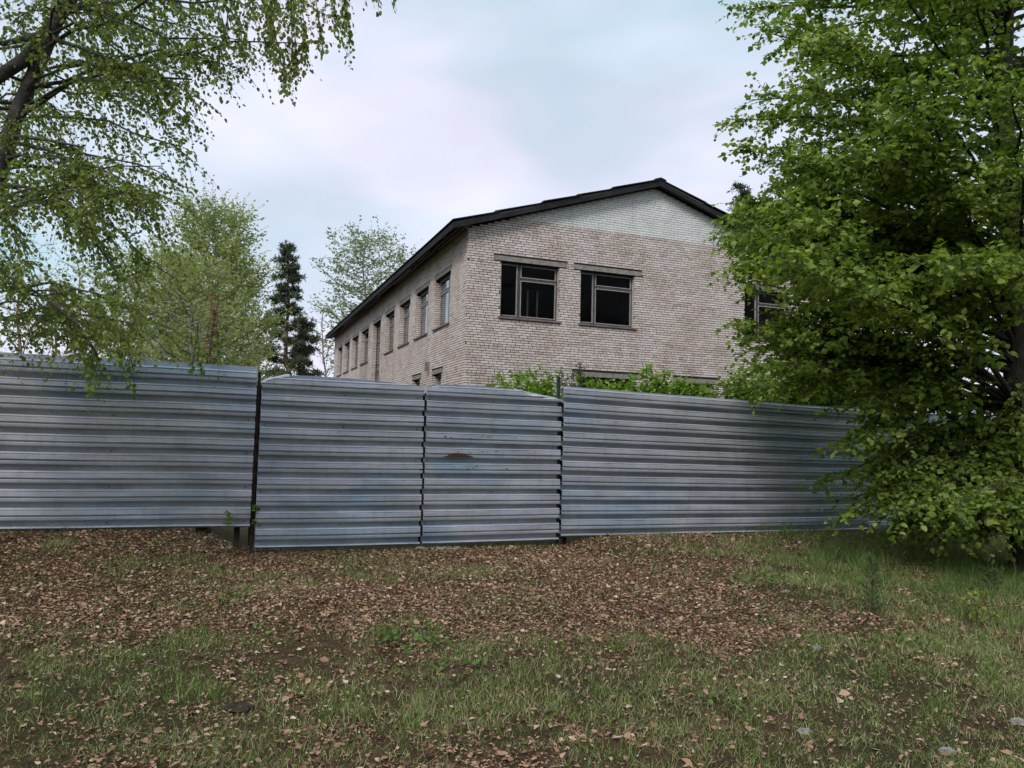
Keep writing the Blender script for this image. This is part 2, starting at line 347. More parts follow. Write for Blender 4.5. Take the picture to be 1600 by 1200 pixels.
CH, BLN, JT = 0.075, 0.243, 0.0185
def brick_rects(W, z0, z1, openings, blocks, top=None, seed=0):
    """list of (s0, s1, z0, z1) bricks in running bond with a header course every sixth row"""
    rr = random.Random(seed); res = []
    r0 = int(round(z0 / CH)); r1 = int(z1 / CH) + 1
    for r in range(r0, r1):
        za, zb_ = r * CH, r * CH + CH - JT
        lo, hi = 0.0, W
        if top:
            lo, hi = top(zb_)
            if hi - lo < 0.1: break
        spans = [(lo, hi)]
        for a, b, c, d in openings + blocks:
            if zb_ > c + 0.004 and za < d - 0.004:
                ns = []
                for p, q in spans:
                    if b <= p or a >= q: ns.append((p, q)); continue
                    if a > p: ns.append((p, a))
                    if b < q: ns.append((b, q))
                spans = ns
        head = (r % 11 == 4)
        ln = 0.12 if head else BLN
        off = (r % 2) * 0.13 + ((r // 2) % 3) * 0.03 + (0.065 if head else 0) + rr.uniform(-0.01, 0.01)
        s = -off
        while s < W:
            e2 = s + ln
            for p, q in spans:
                a, b = max(s, p), min(e2, q)
                if b - a > 0.03:
                    res.append((a, b, za + rr.uniform(-.0012, .0012), zb_ + rr.uniform(-.0012, .0012)))
            s = e2 + JT + rr.uniform(-0.002, 0.003)
    return res

def add_bricks(mb, T, rects, depth=0.018, base=-0.01):
    A = np.array(rects); n = len(A)
    d = depth + (rng.random(n) - 0.5) * 0.007; d = np.where(rng.random(n) < 0.004, 0.001, d)
    tl = (rng.random(n) - .5) * 0.003
    s0, s1, z0, z1 = A.T
    V = np.zeros((n, 8, 3))
    for q, (s_, z_) in enumerate(((s0, z0), (s1, z0), (s1, z1), (s0, z1))):
        V[:, q] = np.stack([s_, np.full(n, base), z_], -1)
        V[:, q + 4] = np.stack([s_, d + (tl if q in (0, 3) else -tl), z_], -1)
    F = np.array([[4, 5, 6, 7], [0, 1, 5, 4], [1, 2, 6, 5], [2, 3, 7, 6], [3, 0, 4, 7]])
    Fa = (np.arange(n)[:, None, None] * 8 + F[None]).reshape(-1, 4)
    mb.add(T(V.reshape(-1, 3)), Fa)

GAB = lambda z: (max(0, (z - ZT) / SLP), min(WF, WF - (z - ZT) / SLP)) if z > ZT else (0, WF)
lint_F = [(a - 0.24, b + 0.24, d, d + 0.155) for a, b, c, d in open_F]
lint_L = [(a - 0.15, b + 0.15, d, d + 0.15) for a, b, c, d in open_L]
# front (gable) wall
fw = MB(); wall_core(fw, TF, WF, 0.0, ZT, open_F)
for d in (0, -0.4): fw.add(TF([[0, d, ZT], [WF, d, ZT], [WF / 2, d, ZR]]), [[0, 1, 2]])
front = fw.build('gable_wall', M['mortar'], bld)
pm = MB(); zl = 8.33; a, b = GAB(zl)
pm.add(TF([[a, 0.004, zl], [b, 0.004, zl], [WF / 2, 0.004, ZR]]), [[0, 1, 2]])
pm.build('pale_mortar_bed', M['mortar_pale'], front)
rF = brick_rects(WF, 0.15, ZR, open_F, lint_F, GAB, 1)
white = [q for q in rF if q[2] > 8.30]; pink = [q for q in rF if q[2] <= 8.30]
# the 300 nearest whole bricks, one object each
singles = sorted([q for q in pink if q[2] > 3.25 and q[1] - q[0] > BLN - 0.004 and q[0] > 0.0], key=lambda q: q[0] + 0.02 * q[2])[:300]
sset = set(singles); pink = [q for q in pink if q not in sset]
mb = MB(); add_bricks(mb, TF, pink); tag(mb.build('pink_brick_courses', M['brick'], front), kind='stuff')
mb = MB(); add_bricks(mb, TF, white, 0.014); tag(mb.build('white_brick_courses', M['brick_white'], front), kind='stuff')
one = MB(); one.box((0, -0.01, 0), (BLN, 0.014, CH - JT), lambda V: V[:, :1] * BF - V[:, 1:2] * BL + V[:, 2:3] * np.array([0, 0, 1.0]))
b0 = one.build('brick', M['brick'])
for n_, q in enumerate(singles):
    o = b0 if n_ == 0 else b0.copy()
    if n_: COL.objects.link(o)
    o.parent = front
    o.location = Vector(TF([[q[0], rng.uniform(-.003, .003), q[2]]])[0])
# long side wall
lw = MB(); wall_core(lw, TLw, WL, 0.0, ZT, open_L)
side = lw.build('side_wall', M['mortar'], bld)
rL = brick_rects(WL, 0.15, ZT + 0.02, open_L, lint_L, None, 2)
mb = MB(); add_bricks(mb, TLw, rL); tag(mb.build('side_brick_courses', M['brick'], side), kind='stuff')
# bricks lining the reveals
mb = MB()
for T, ops in ((TF, open_F), (TLw, open_L)):
    for a, b, c, d in ops:
        for r in range(int(math.ceil(c / CH)), int(d / CH)):
            z0, z1 = r * CH, r * CH + CH - JT
            segs = [(-0.002, -0.12), (-0.131, -0.25)] if r % 2 else [(-0.002, -0.25)]
            for p, q in segs:
                mb.box((a - 0.003, q, z0), (a + 0.009, p, z1), T)
                mb.box((b - 0.009, q, z0), (b + 0.003, p, z1), T)
tag(mb.build('reveal_brick_courses', M['brick'], front), kind='stuff')
# remaining walls
mb = MB()
mb.box((WF - 0.3, -WL + 0.3, 0), (WF, -0.41, ZT - 0.01), TF)
mb.build('rear_side_wall', M['concrete'], bld)
mb = MB(); mb.box((0.41, -WL, 0), (WF - 0.31, -WL + 0.3, ZT - 0.01), TF)
mb.add(TF([[0, -WL, ZT], [WF, -WL, ZT], [WF / 2, -WL, ZR]]), [[0, 1, 2]]); mb.build('rear_gable_wall', M['concrete'], bld)
# interior: floors, cross wall, corridor wall
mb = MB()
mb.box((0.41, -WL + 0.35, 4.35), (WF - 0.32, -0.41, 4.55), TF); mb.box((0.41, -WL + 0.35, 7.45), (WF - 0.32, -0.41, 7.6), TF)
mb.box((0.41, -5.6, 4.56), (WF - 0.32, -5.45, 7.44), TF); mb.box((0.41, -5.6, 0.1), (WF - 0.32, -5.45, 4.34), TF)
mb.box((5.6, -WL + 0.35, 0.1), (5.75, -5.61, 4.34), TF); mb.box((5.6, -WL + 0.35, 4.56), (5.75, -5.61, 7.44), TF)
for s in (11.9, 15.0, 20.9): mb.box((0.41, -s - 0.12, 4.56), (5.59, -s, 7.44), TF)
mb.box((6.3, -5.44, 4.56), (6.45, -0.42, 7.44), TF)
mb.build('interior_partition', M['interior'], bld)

# lintels
for T, ls, mat in ((TF, lint_F, M['lintel']), (TLw, lint_L, M['lintel'])):
    for a, b, c, d in ls:
        mb = MB(); mb.box((a + .004, -0.3, c + .002), (b - .004, 0.009, d - 0.012), T); mb.build('lintel', mat, bld)

def window(T, o, parent, kind, near_first=False):
    a, b, c, d = o; W = b - a; H = d - c; dp = -0.16
    mb = MB(); fr_ = 0.055; th = 0.07
    def bar(x0, x1, z0, z1, t=th, off=0.0): mb.box((a + x0, dp - t + off, c + z0), (a + x1, dp + off, c + z1), T)
    panes = []
    if kind == 'door':
        bar(0, fr_, 0, H); bar(W - fr_, W, 0, H); bar(fr_, W - fr_, H - fr_, H)
        bar(W * .5 - .03, W * .5 + .03, 0, H - fr_)
        for z in (1.0, 2.0, 3.0, 4.0): bar(fr_, W * .5 - .03, z, z + .05); bar(W * .5 + .03, W - fr_, z, z + .05)
        win = mb.build('window_frame', M['frame_dark'], parent)
        zz = [0.0, 1.0, 2.0, 3.0, 4.0, H - fr_]
        for u, v in ((fr_, W * .5 - .03), (W * .5 + .03, W - fr_)):
            for z0, z1 in list(zip(zz, zz[1:]))[2:]:
                if rng.random() < 0.75: panes.append((u, v, z0 + .05, z1))
        bd = MB(); bd.box((a + .1, dp - .03, c + 2.3), (b - .1, dp + .01, c + 2.42), lambda V: T(V + np.array([0, 0, 1.]) * ((V[:, :1] - a) * 0.25)))
        bd.build('board', M['frame_dark'], win)
    else:
        sp = {'a': 0.31, 'b': 0.27, 'c': 0.33}[kind]; m0 = W * sp; mw = 0.10 if kind != 'b' else 0.07; tz = H * 0.70
        bar(0, fr_, 0, H); bar(W - fr_, W, 0, H); bar(fr_, W - fr_, 0, fr_); bar(fr_, W - fr_, H - fr_, H)
        bar(m0, m0 + mw, fr_, H - fr_); bar(m0 + mw, W - fr_, tz, tz + 0.075)
        win = mb.build('window_frame', M['frame_dark'] if T is TF else M['frame'], parent)
        sash = MB(); panes = [(fr_, m0, fr_, H - fr_), (m0 + mw, W - fr_, fr_, tz), (m0 + mw, W - fr_, tz + .075, H - fr_)]
        for (x0, x1, z0, z1) in panes:
            sh = MB(); g = 0.03
            for q in ((x0, x0 + g, z0, z1), (x1 - g, x1, z0, z1), (x0 + g, x1 - g, z0, z0 + g), (x0 + g, x1 - g, z1 - g, z1)):
                sh.box((a + q[0] + .002, dp - .05, c + q[2] + .002), (a + q[1] - .002, dp + 0.012, c + q[3] - .002), T)
            sh.build('sash', M['sash'], win)
        sl = MB(); sl.add(T([[a - .05, -0.15, c + .02], [b + .05, -0.15, c + .02], [b + .05, 0.075, c - 0.012], [a - .05, 0.075, c - 0.012],
                             [a - .05, -0.15, c - .01], [b + .05, -0.15, c - .01], [b + .05, 0.07, c - 0.062], [a - .05, 0.07, c - 0.062]]),
                          [[0, 1, 2, 3], [3, 2, 6, 7], [4, 7, 6, 5], [0, 3, 7, 4], [1, 5, 6, 2]])
        sl.build('sill', M['sill'], win)
    for x0, x1, z0, z1 in panes:
        if rng.random() < 0.15 and T is TLw: continue
        g = MB(); g.add(T([[a + x0, dp - .02, c + z0], [a + x1, dp - .02, c + z0], [a + x1, dp - .02, c + z1], [a + x0, dp - .02, c + z1]]), [[0, 1, 2, 3]])
        g.build('pane', M['glass'], win)
window(TF, open_F[0], bld, 'a'); window(TF, open_F[1], bld, 'b'); window(TF, open_F[2], bld, 'a')
for o in open_F[3:]: window(TF, o, bld, 'c')
for o in open_L: window(TLw, o, bld, 'door' if o[2] < 2.2 else 'c')
# curtain remains inside the first front window
mb = MB()
for s in (2.1, 2.42): mb.box((s, -0.55, 5.35), (s + 0.05, -0.52, 6.3), TF)
mb.build('broken_blind', M['soffit_pale'], bld)

# roof: overlapping sheets on both slopes
OV, OG = 0.55, 0.32
eave_z = 8.0
def roof_pt(u, l, h):    # u: distance from the left eave edge along the facade axis, l: along the long axis, h above slope plane
    u = np.asarray(u, float)
    z = np.where(u <= WF / 2 + OV, eave_z - .15 + u * 0.3255, eave_z - .15 + (WF + 2 * OV - u) * 0.3255)
    P = BP + (u - OV)[:, None] * BF + np.asarray(l, float)[:, None] * BL
    P[:, 2] = z + h; return P
U2 = WF / 2 + OV
def slab(name, u0, u1, l0, l1, h0, h1, mat, tilt=0.0, seg=1):
    mb = MB()
    us = np.array([u0, u1, u1, u0] * 2); ls = np.array([l0, l0, l1, l1] * 2)
    hs = np.array([h0, h0, h0, h0, h1, h1, h1, h1], float)
    hs += np.where(us == u0, tilt, 0) if u1 <= U2 + 1e-6 else np.where(us == u1, tilt, 0)
    mb.add(roof_pt(us, ls, hs), [[0, 3, 2, 1], [4, 5, 6, 7], [0, 1, 5, 4], [1, 2, 6, 5], [2, 3, 7, 6], [3, 0, 4, 7]])
    return mb.build(name, mat, bld)
slab('roof_deck', 0.03, U2 - .002, -OG + .03, WL + OG, 0.0, 0.05, M['soffit'])
slab('roof_deck', U2 + .002, 2 * U2 - 0.03, -OG + .03, WL + OG, 0.0, 0.05, M['soffit'])
cuts = [-0.05, 1.25, 2.75, 3.9, 5.1, U2 - .03]; jit = [0.0, 0.02, -0.03, 0.015, -0.02]
for q in range(5):
    slab('roof_sheet', cuts[q], cuts[q + 1] + (0.12 if q < 4 else 0), -OG - 0.03 + jit[q], WL + OG, 0.055 , 0.085, M['roof'], 0.045)
    a, b = 2 * U2 - cuts[q + 1] - (0.12 if q < 4 else 0), 2 * U2 - cuts[q]
    slab('roof_sheet', a, b, -OG - 0.03 - jit[q], WL + OG, 0.055, 0.085, M['roof'], 0.045)
# ridge caps (short pieces with a gap near the gable)
for l0, l1 in ((-OG - .02, 0.55), (0.75, 9), (9.02, 18), (18.02, WL + OG)):
    mb = MB(); u = np.array([U2 - .2, U2, U2 + .2] * 4); l = np.repeat([l0, l1, l0, l1], 3); h = np.repeat([0.135, 0.135, 0.11, 0.11], 3)
    mb.add(roof_pt(u, l, h), [[0, 1, 4, 3], [1, 2, 5, 4], [6, 9, 10, 7], [7, 10, 11, 8], [0, 6, 7, 1], [1, 7, 8, 2], [0, 3, 9, 6], [2, 8, 11, 5]]); mb.build('ridge_cap', M['roof'], bld)
# verge boards and soffit along the gable
slab('verge_board', 0.0, U2 - .003, -OG, -OG + .028, -0.14, -0.003, M['roof']); slab('verge_board', U2 + .003, 2 * U2, -OG, -OG + .028, -0.14, -0.003, M['roof'])
slab('verge_soffit', OV + .03, U2 - .003, -OG + .03, -0.02, -0.05, -0.02, M['soffit']); slab('verge_soffit', U2 + .003, 2 * U2 - OV - .03, -OG + .03, -0.02, -0.05, -0.02, M['soffit'])
# eave: fascia, rafter tails, soffit boards, plate under the eave
mb = MB(); mb.add(roof_pt(np.array([-.02, .01, .01, -.02] * 2), np.array([-OG, -OG, WL + OG, WL + OG] * 2), np.repeat([-0.14, 0.04], 4)), [[0, 3, 2, 1], [4, 5, 6, 7], [0, 1, 5, 4], [1, 2, 6, 5], [2, 3, 7, 6], [3, 0, 4, 7]])
mb.build('fascia_board', M['roof'], bld)
for q, l in enumerate(np.arange(-0.2, WL + .2, 1.05)):
    slab('rafter', 0.06, OV - 0.02, l, l + 0.06, -0.13, -0.004, M['soffit'])
for q in range(5):
    for seg_ in range(9):
        if rng.random() < 0.22: continue
        l0 = -OG + 0.05 + seg_ * 3.05; u0 = 0.05 + q * 0.098
        slab('soffit_board', u0, u0 + 0.09, l0, l0 + 3.03, -0.158 - rng.random() * 0.006, -0.136, M['soffit'] if (q + seg_) % 3 else M['soffit_pale'])
mb = MB(); mb.box((0.0, 0.018, ZT - 0.12), (WL, 0.05, ZT + .02), TLw); mb.build('wall_plate', M['lintel'], bld)
mb = MB(); mb.box((3.96, 0.0, 3.93), (4.04, 0.16, 4.25), TLw); mb.build('vent_stub', M['sill'], bld)

# ------------------------------------------------------------------ profiled steel fence
PER = 0.2115
PROF = [(0.0, 0.0), (-0.008, 0.088), (-0.020, 0.100), (-0.025, 0.094), (-0.031, 0.089), (-0.039, 0.099), (-0.083, 0.101), (-0.094, 0.072), (-0.099, 0.070), (-0.115, 0.103), (-0.139, 0.100), (-0.143, 0.095), (-0.153, 0.003), (-0.156, 0.0)]
def sheet(name, t0, t1, z_top, z_bot, parent, mat, top_fn=None, anchor=None, lip=True, sq=0.0, zref=0.0, slope0=0.0, slope1=0.0, base=0.0, seed=0, bow=0.012):
    """corrugated steel sheet with horizontal ribs between t0 and t1; z_* may differ at the ends by slope0/1"""
    pr = [(z_top, 0.0)]; z = anchor
    while z > z_top - 0.002: z -= PER
    while z > z_bot + 0.02:
        for dz, dd in PROF:
            if z + dz > z_bot + 0.008: pr.append((z + dz - (1e-4 if pr and abs(pr[-1][0] - z - dz) < 1e-5 else 0), dd))
        z -= PER
    pr.append((z_bot + 0.006, 0.0))
    if lip: pr.append((z_bot, 0.014)); pr.append((z_bot - 0.006, 0.013))
    pr = np.array(pr); nseg = max(8, int((t1 - t0) / 0.15)); t = np.linspace(t0, t1, nseg + 1)
    Tm, Zm = np.meshgrid(t, pr[:, 0], indexing='ij'); Dm = np.broadcast_to(pr[:, 1], Tm.shape).copy()
    u = (Tm - t0) / (t1 - t0)
    Z2 = zref + (Zm - zref) * (1 - sq * u) + slope0 * (1 - u) + slope1 * u + (vnoise(Tm, Zm * 0, 1.1, seed) - .5) * 0.012
    Dm = Dm + base + (vnoise(Tm, Zm, 1.3, seed + 1) - .5) * 1.4 * bow + (vnoise(Tm, Zm, 0.3, seed + 2) - .5) * 0.003
    if top_fn is not None:      # cut and bent top edge
        tz = top_fn(Tm); over = Z2 > tz
        Dm = np.where(over, Dm * 0 + base - 0.002 + 0.035 * np.clip((Z2 - tz) / 0.1, 0, 1), Dm); Z2 = np.where(over, tz + (Z2 - tz) * 0.03, Z2)
    V = fence_pt(Tm, Z2, Dm).reshape(-1, 3); n2 = len(pr); i = np.arange(nseg)[:, None] * n2; j = np.arange(n2 - 1)[None]
    mb = MB(); mb.add(V, np.stack([i + j, i + j + 1, i + j + 1 + n2, i + j + n2], -1).reshape(-1, 4))
    o = mb.build(name, mat, parent); md = o.modifiers.new('thick', 'SOLIDIFY'); md.thickness = 0.0015; md.offset = 0
    return o
def post(name, t, z0, z1, wd, out, parent, mat, lean=0.0, dep=0.05):
    mb = MB(); mb.box((-wd / 2, -dep / 2, z0), (wd / 2, dep / 2, z1), lambda V: np.array([*fence_pt(t, 0.0, out)]) + V[:, :1] * FD + V[:, 1:2] * FN + np.c_[V[:, :2] * 0, V[:, 2:3]] + (V[:, 2:3] - z0) * lean * FD)
    return mb.build(name, mat, parent)
def gz(t): p = fence_pt(float(t), 0.0); return float(ground_z(p[0], p[1]))

fl = thing('metal_fence', 'weathered galvanised corrugated steel fence left of the gate with a gap beneath its end', 'fence', fence_pt(-6.0, 0.4))
AL, AG, AR = 2.417, 2.359, 2.420
def splits(anchor, ks):      # heights where one sheet laps over the next, in the recess under rib k
    return [anchor - k_ * PER - 0.185 for k_ in ks]
s1, s2 = splits(AL, (3, 7))
for a, b, sd_ in ((-9.6, -4.99, 3), (-5.02, -3.475, 4)):
    bb = 0.0015 * (sd_ - 3)
    sheet('sheet', a, b, 2.48, s1, fl, M['steel'], anchor=AL, lip=False, base=bb + 0.004, seed=3)
    sheet('sheet', a, b, s1 + 0.012, s2, fl, M['steel'], anchor=AL, lip=False, base=bb + 0.002, seed=3)
    sheet('sheet', a, b, s2 + 0.012, 0.472, fl, M['steel'], anchor=AL, base=bb, seed=3)
for t in (-9, -6.6, -4.06, -3.62): post('post', t, gz(t) - .1, 2.38, 0.07, -0.08, fl, M['post'])
for z in (0.85, 1.95):
    mb = MB(); mb.tube([fence_pt(-9.6, z, -0.035), fence_pt(-3.5, z, -0.035)], 0.018, 6); mb.build('rail', M['post'], fl)
mb = MB(); mb.box((-0.065, -0.06, 0.0), (0.065, 0.06, 0.5), lambda V: fence_pt(-4.0, 0.1, -0.2) + V); mb.build('brick_pier', M['rust'], fl)

gp = tag(post('gate_post', -3.445, 0.05, 2.42, 0.035, 0.0, None, M['post'], 0.0), 'thin dark rusty post between the left fence and the gate', 'post', 'gate posts')
gp2 = tag(post('gate_post', 0.755, 0.05, 2.58, 0.04, 0.0, None, M['post_green'], -0.01), 'dark green post between the gate and the right fence', 'post', 'gate posts')

g1 = thing('gate_leaf', 'left corrugated steel gate leaf with its top corner bent down', 'gate leaf', fence_pt(-2.4, 0.2), 'gate leaves')
top1 = lambda t: np.interp(t, [-3.42, -3.3, -3.12, -2.9, -2.2, -1.3], [2.285, 2.33, 2.385, 2.40, 2.39, 2.335])
s1, s2 = splits(AG, (3, 7))
sheet('sheet', -3.415, -1.305, 2.43, s1, g1, M['steel2'], top_fn=top1, anchor=AG, lip=False, base=0.010, seed=21, bow=0.02)
sheet('sheet', -3.415, -1.305, s1 + .012, s2, g1, M['steel2'], anchor=AG, lip=False, base=0.008, seed=21, bow=0.02)
sheet('sheet', -3.415, -1.305, s2 + .012, 0.20, g1, M['steel2'], anchor=AG, base=0.006, seed=21, bow=.02)
g2 = thing('gate_leaf', 'right corrugated steel gate leaf with a brown rust patch and dented top edge', 'gate leaf', fence_pt(-0.3, 0.2), 'gate leaves')
top2 = lambda t: np.interp(t, [-1.28, -1.1, -.6, 0.0, 0.3, 0.72], [2.325, 2.375, 2.385, 2.36, 2.30, 2.245])
sheet('sheet', -1.272, 0.735, 2.42, s1 + .006, g2, M['steel2'], top_fn=top2, anchor=AG + .006, lip=False, base=0.010, seed=31, bow=0.02, slope1=-.01)
sheet('sheet', -1.272, 0.735, s1 + .018, s2 + .006, g2, M['steel2'], anchor=AG + .006, lip=False, base=0.008, seed=31, bow=0.02, slope1=0.0)
sheet('sheet', -1.272, 0.735, s2 + .018, 0.205, g2, M['steel2'], anchor=AG + .006, base=0.006, slope1=0.012, seed=31, bow=.02)
# bent over lip on the dented top edges
for g, a, b, fn in ((g1, -3.41, -3.08, top1), (g2, 0.02, 0.71, top2)):
    t = np.linspace(a, b, 9); mb = MB(); p0 = fence_pt(t, fn(t) + .004, 0.045); p1 = fence_pt(t, fn(t) + 0.022, 0.002); p2 = fence_pt(t, fn(t) - .018, 0.05)
    V = np.concatenate([p1, p0, p2]); i = np.arange(8); F = np.concatenate([np.stack([i, i + 1, i + 10, i + 9], -1), np.stack([i + 9, i + 10, i + 19, i + 18], -1)])
    mb.add(V, F); mb.build('bent_lip', M['steel'], g)
for g, ts in ((g1, (-3.38, -1.37)), (g2, (-1.25, 0.69))):
    for t in ts: post('frame_post', t, 0.22, 2.2, 0.04, -0.03, g, M['rust'] if t in (-1.37, -1.25) else M['post'])
    for z in (0.45, 1.25, 2.05):
        mb = MB(); mb.tube([fence_pt(ts[0] + .02, z, -0.03), fence_pt(ts[1] - .02, z, -0.03)], 0.014, 6); mb.build('frame_rail', M['post'], g)
for g, t, w_ in ((g1, -1.30, .12), (g2, 0.775, .17), (g1, -3.42, .13)):  # dark strips added behind the gate gaps, standing in for shade there
    mb = MB(); mb.box((-w_ / 2, 0, .22), (w_ / 2, 0.004, 2.25), lambda V: np.array([*fence_pt(t, 0.0, -.06)]) + V[:, :1] * FD + V[:, 1:2] * FN + np.c_[V[:, :2] * 0, V[:, 2:3]]); mb.build('gap_shade_strip', M['post'], g)
for par, ta, tb, an, ks in ((fl, -6.6, -3.55, AL, range(0, 9, 2)), (g1, -3.36, -1.38, AG, range(0, 10, 2)), (g2, -1.22, .66, AG, range(0, 10, 2))):
    mb = MB()
    for t in (ta, (ta + tb) / 2, tb):
        for kq in ks:
            a_ = np.arange(6) / 6 * 6.283; z_ = an - kq * PER - 0.19; rr_ = .009
            mb.add(np.array([fence_pt(t + rr_ * math.cos(x), z_ + rr_ * math.sin(x), .016 + .0) for x in a_] + [fence_pt(t, z_, .024)]), [[x, (x + 1) % 6, 6] for x in range(6)])
    tag(mb.build('screw_heads', M['rust'], par), kind='stuff')
# rust patch: torn scab over the lower half of a rib of the right leaf
zc = 1.385
mb = MB(); pts = [(-1.02, zc), (-0.95, zc + .018), (-0.91, zc + .047), (-0.84, zc + .054), (-0.73, zc + .049), (-0.70, zc + .026), (-0.64, zc + .021), (-0.58, zc), (-0.62, zc - .008), (-0.97, zc - .008)]
P1 = np.array([fence_pt(a, b, 0.119) for a, b in pts]); P0 = np.array([fence_pt(a, b, 0.05) for a, b in pts]); n = len(pts)
mb.add(np.vstack([P1, P1.mean(0)]), [[q, (q + 1) % n, n] for q in range(n)]); mb.add(np.vstack([P1, P0]), [[q, (q + 1) % n, (q + 1) % n + n, q + n] for q in range(n)])
mb.build('rust_patch', M['rust'], g2)
mb = MB()
for q in range(26):
    tt = rng.uniform(-1.02, 0.1); zz = AG + .006 - int(rng.integers(3, 6)) * PER - rng.uniform(.045, .085); s_ = rng.uniform(.004, .012)
    a_ = np.linspace(0, 6.28, 7)[:-1]; mb.add(np.array([fence_pt(tt + s_ * 1.6 * math.cos(x), zz + s_ * .6 * math.sin(x), 0.117) for x in a_] + [fence_pt(tt, zz, 0.124)]), [[x, (x + 1) % 6, 6] for x in range(6)])
tag(mb.build('rust_specks', M['rust'], g2), kind='stuff')
# latch: chain and padlock in the gap
lk = thing('padlock', 'small rusty padlock and chain hanging in the gap between the gate leaves', 'padlock', fence_pt(-1.31, 1.2, 0.07))
mb = MB(); mb.box((-0.03, -0.012, -0.045), (0.03, 0.012, 0.02), lambda V: fence_pt(-1.31, 1.2, 0.09) + V[:, :1] * FD + V[:, 1:2] * FN + np.c_[V[:, :2] * 0, V[:, 2:3]]); mb.build('body', M['post'], lk)
mb = MB(); a_ = np.linspace(0, math.pi, 9); mb.tube(np.array([fence_pt(-1.31 + .022 * math.cos(x), 1.22 + .035 * math.sin(x), 0.09) for x in a_]), 0.005, 6); mb.build('shackle', M['frame'], lk)
for q in range(5):
    mb = MB(); a_ = np.linspace(0, 2 * math.pi, 11); cx = -1.37 + q * .03
    mb.tube(np.array([fence_pt(cx + .02 * math.cos(x), 1.265 + (.009 * math.sin(x) if q % 2 else 0), 0.085 + (0 if q % 2 else .009 * math.sin(x))) for x in a_]), 0.004, 5); mb.build('chain_link', M['post'], lk)

fr_ = thing('metal_fence', 'long galvanised corrugated steel fence right of the gate running behind the leafy tree', 'fence', fence_pt(5.0, 0.3))
s1, s2 = splits(AR, (3, 7))
for a, b, q_, bb in ((0.775, 6.55, 0.0, 0.004), (6.53, 14.5, 0.055, 0.0)):
    kw = dict(anchor=AR, seed=41, bow=.014, zref=.262, sq=.055 if q_ == 0 else 0.0)
    f_ = 1 - q_
    a1, t1_, t2_ = AR, s1, s2
    if q_: kw['slope0'] = 0.0
    kk = (lambda z: .262 + (z - .262) * f_)
    if q_ == 0:
        sheet('sheet', a, b, 2.445, s1, fr_, M['steel'], lip=False, base=bb + .004, **kw); sheet('sheet', a, b, s1 + .012, s2, fr_, M['steel'], lip=False, base=bb + .002, **kw); sheet('sheet', a, b, s2 + .012, .262, fr_, M['steel'], base=bb, **kw)
    else:
        kw.update(anchor=AR - .10)
        sheet('sheet', a, b, 2.31, s1 - .1, fr_, M['steel'], lip=False, base=bb + .004, **kw); sheet('sheet', a, b, s1 - .088, s2 - .1, fr_, M['steel'], lip=False, base=bb + .002, **kw); sheet('sheet', a, b, s2 - .088, .12, fr_, M['steel'], base=bb, **kw)
for t in (0.9, 3.3, 5.8, 8.3, 10.8, 13.3): post('post', t, gz(t) - .1, 2.2, 0.06, -0.08, fr_, M['post'])
for z in (0.7, 1.85):
    mb = MB(); mb.tube([fence_pt(0.82, z, -0.035), fence_pt(14.4, z - .1, -0.035)], 0.018, 6); mb.build('rail', M['post'], fr_)

# ------------------------------------------------------------------ vegetation
LEAF6 = (np.array([[0, 0, 0], [.28, .36, .08], [.68, .30, .05], [1, 0, -.05], [.68, -.30, .05], [.28, -.36, .08]]), [[0, 1, 2, 3], [0, 3, 4, 5]])
LEAF4W = (np.array([[0, 0, 0], [.42, .44, .10], [1, 0, -.04], [.42, -.44, .10]]), [[0, 1, 2], [0, 2, 3]])
LEAF4 = (np.array([[0, 0, 0], [.45, .36, .08], [1, 0, 0], [.45, -.36, .08]]), [[0, 1, 2], [0, 2, 3]])
def leaves_mesh(mb, P, D, Nn, size, shape=LEAF6):
    P = np.asarray(P); D = nrm(D); Nn = nrm(Nn - (Nn * D).sum(-1, keepdims=True) * D); S = np.cross(Nn, D)
    sv, sf = shape; n = len(P); size = np.broadcast_to(size, (n,))
    V = P[:, None] + size[:, None, None] * (sv[None, :, :1] * D[:, None] + sv[None, :, 1:2] * S[:, None] + sv[None, :, 2:3] * Nn[:, None])
    F = (np.arange(n)[:, None, None] * len(sv) + np.array(sf)[None]).reshape(-1, len(sf[0]))
    mb.add(V.reshape(-1, 3), F)

def curve(p0, p1, arch=0.3, wig=0.05, n=9, seed=None):
    p0 = np.asarray(p0, float); p1 = np.asarray(p1, float); L_ = np.linalg.norm(p1 - p0)
    c = p0 + (p1 - p0) * 0.5 + np.array([0, 0, arch * L_]) + rng.normal(0, wig, 3) * L_
    u = np.linspace(0, 1, n)[:, None]; P = (1 - u) ** 2 * p0 + 2 * u * (1 - u) * c + u ** 2 * p1
    P[1:-1] += rng.normal(0, 0.012 * L_, (n - 2, 3)); return P
def sample(P, u):
    k_ = np.clip(u, 0, 1) * (len(P) - 1); i_ = np.minimum(k_.astype(int), len(P) - 2); f_ = (k_ - i_)[:, None]
    return P[i_] * (1 - f_) + P[i_ + 1] * f_, nrm(P[i_ + 1] - P[i_])

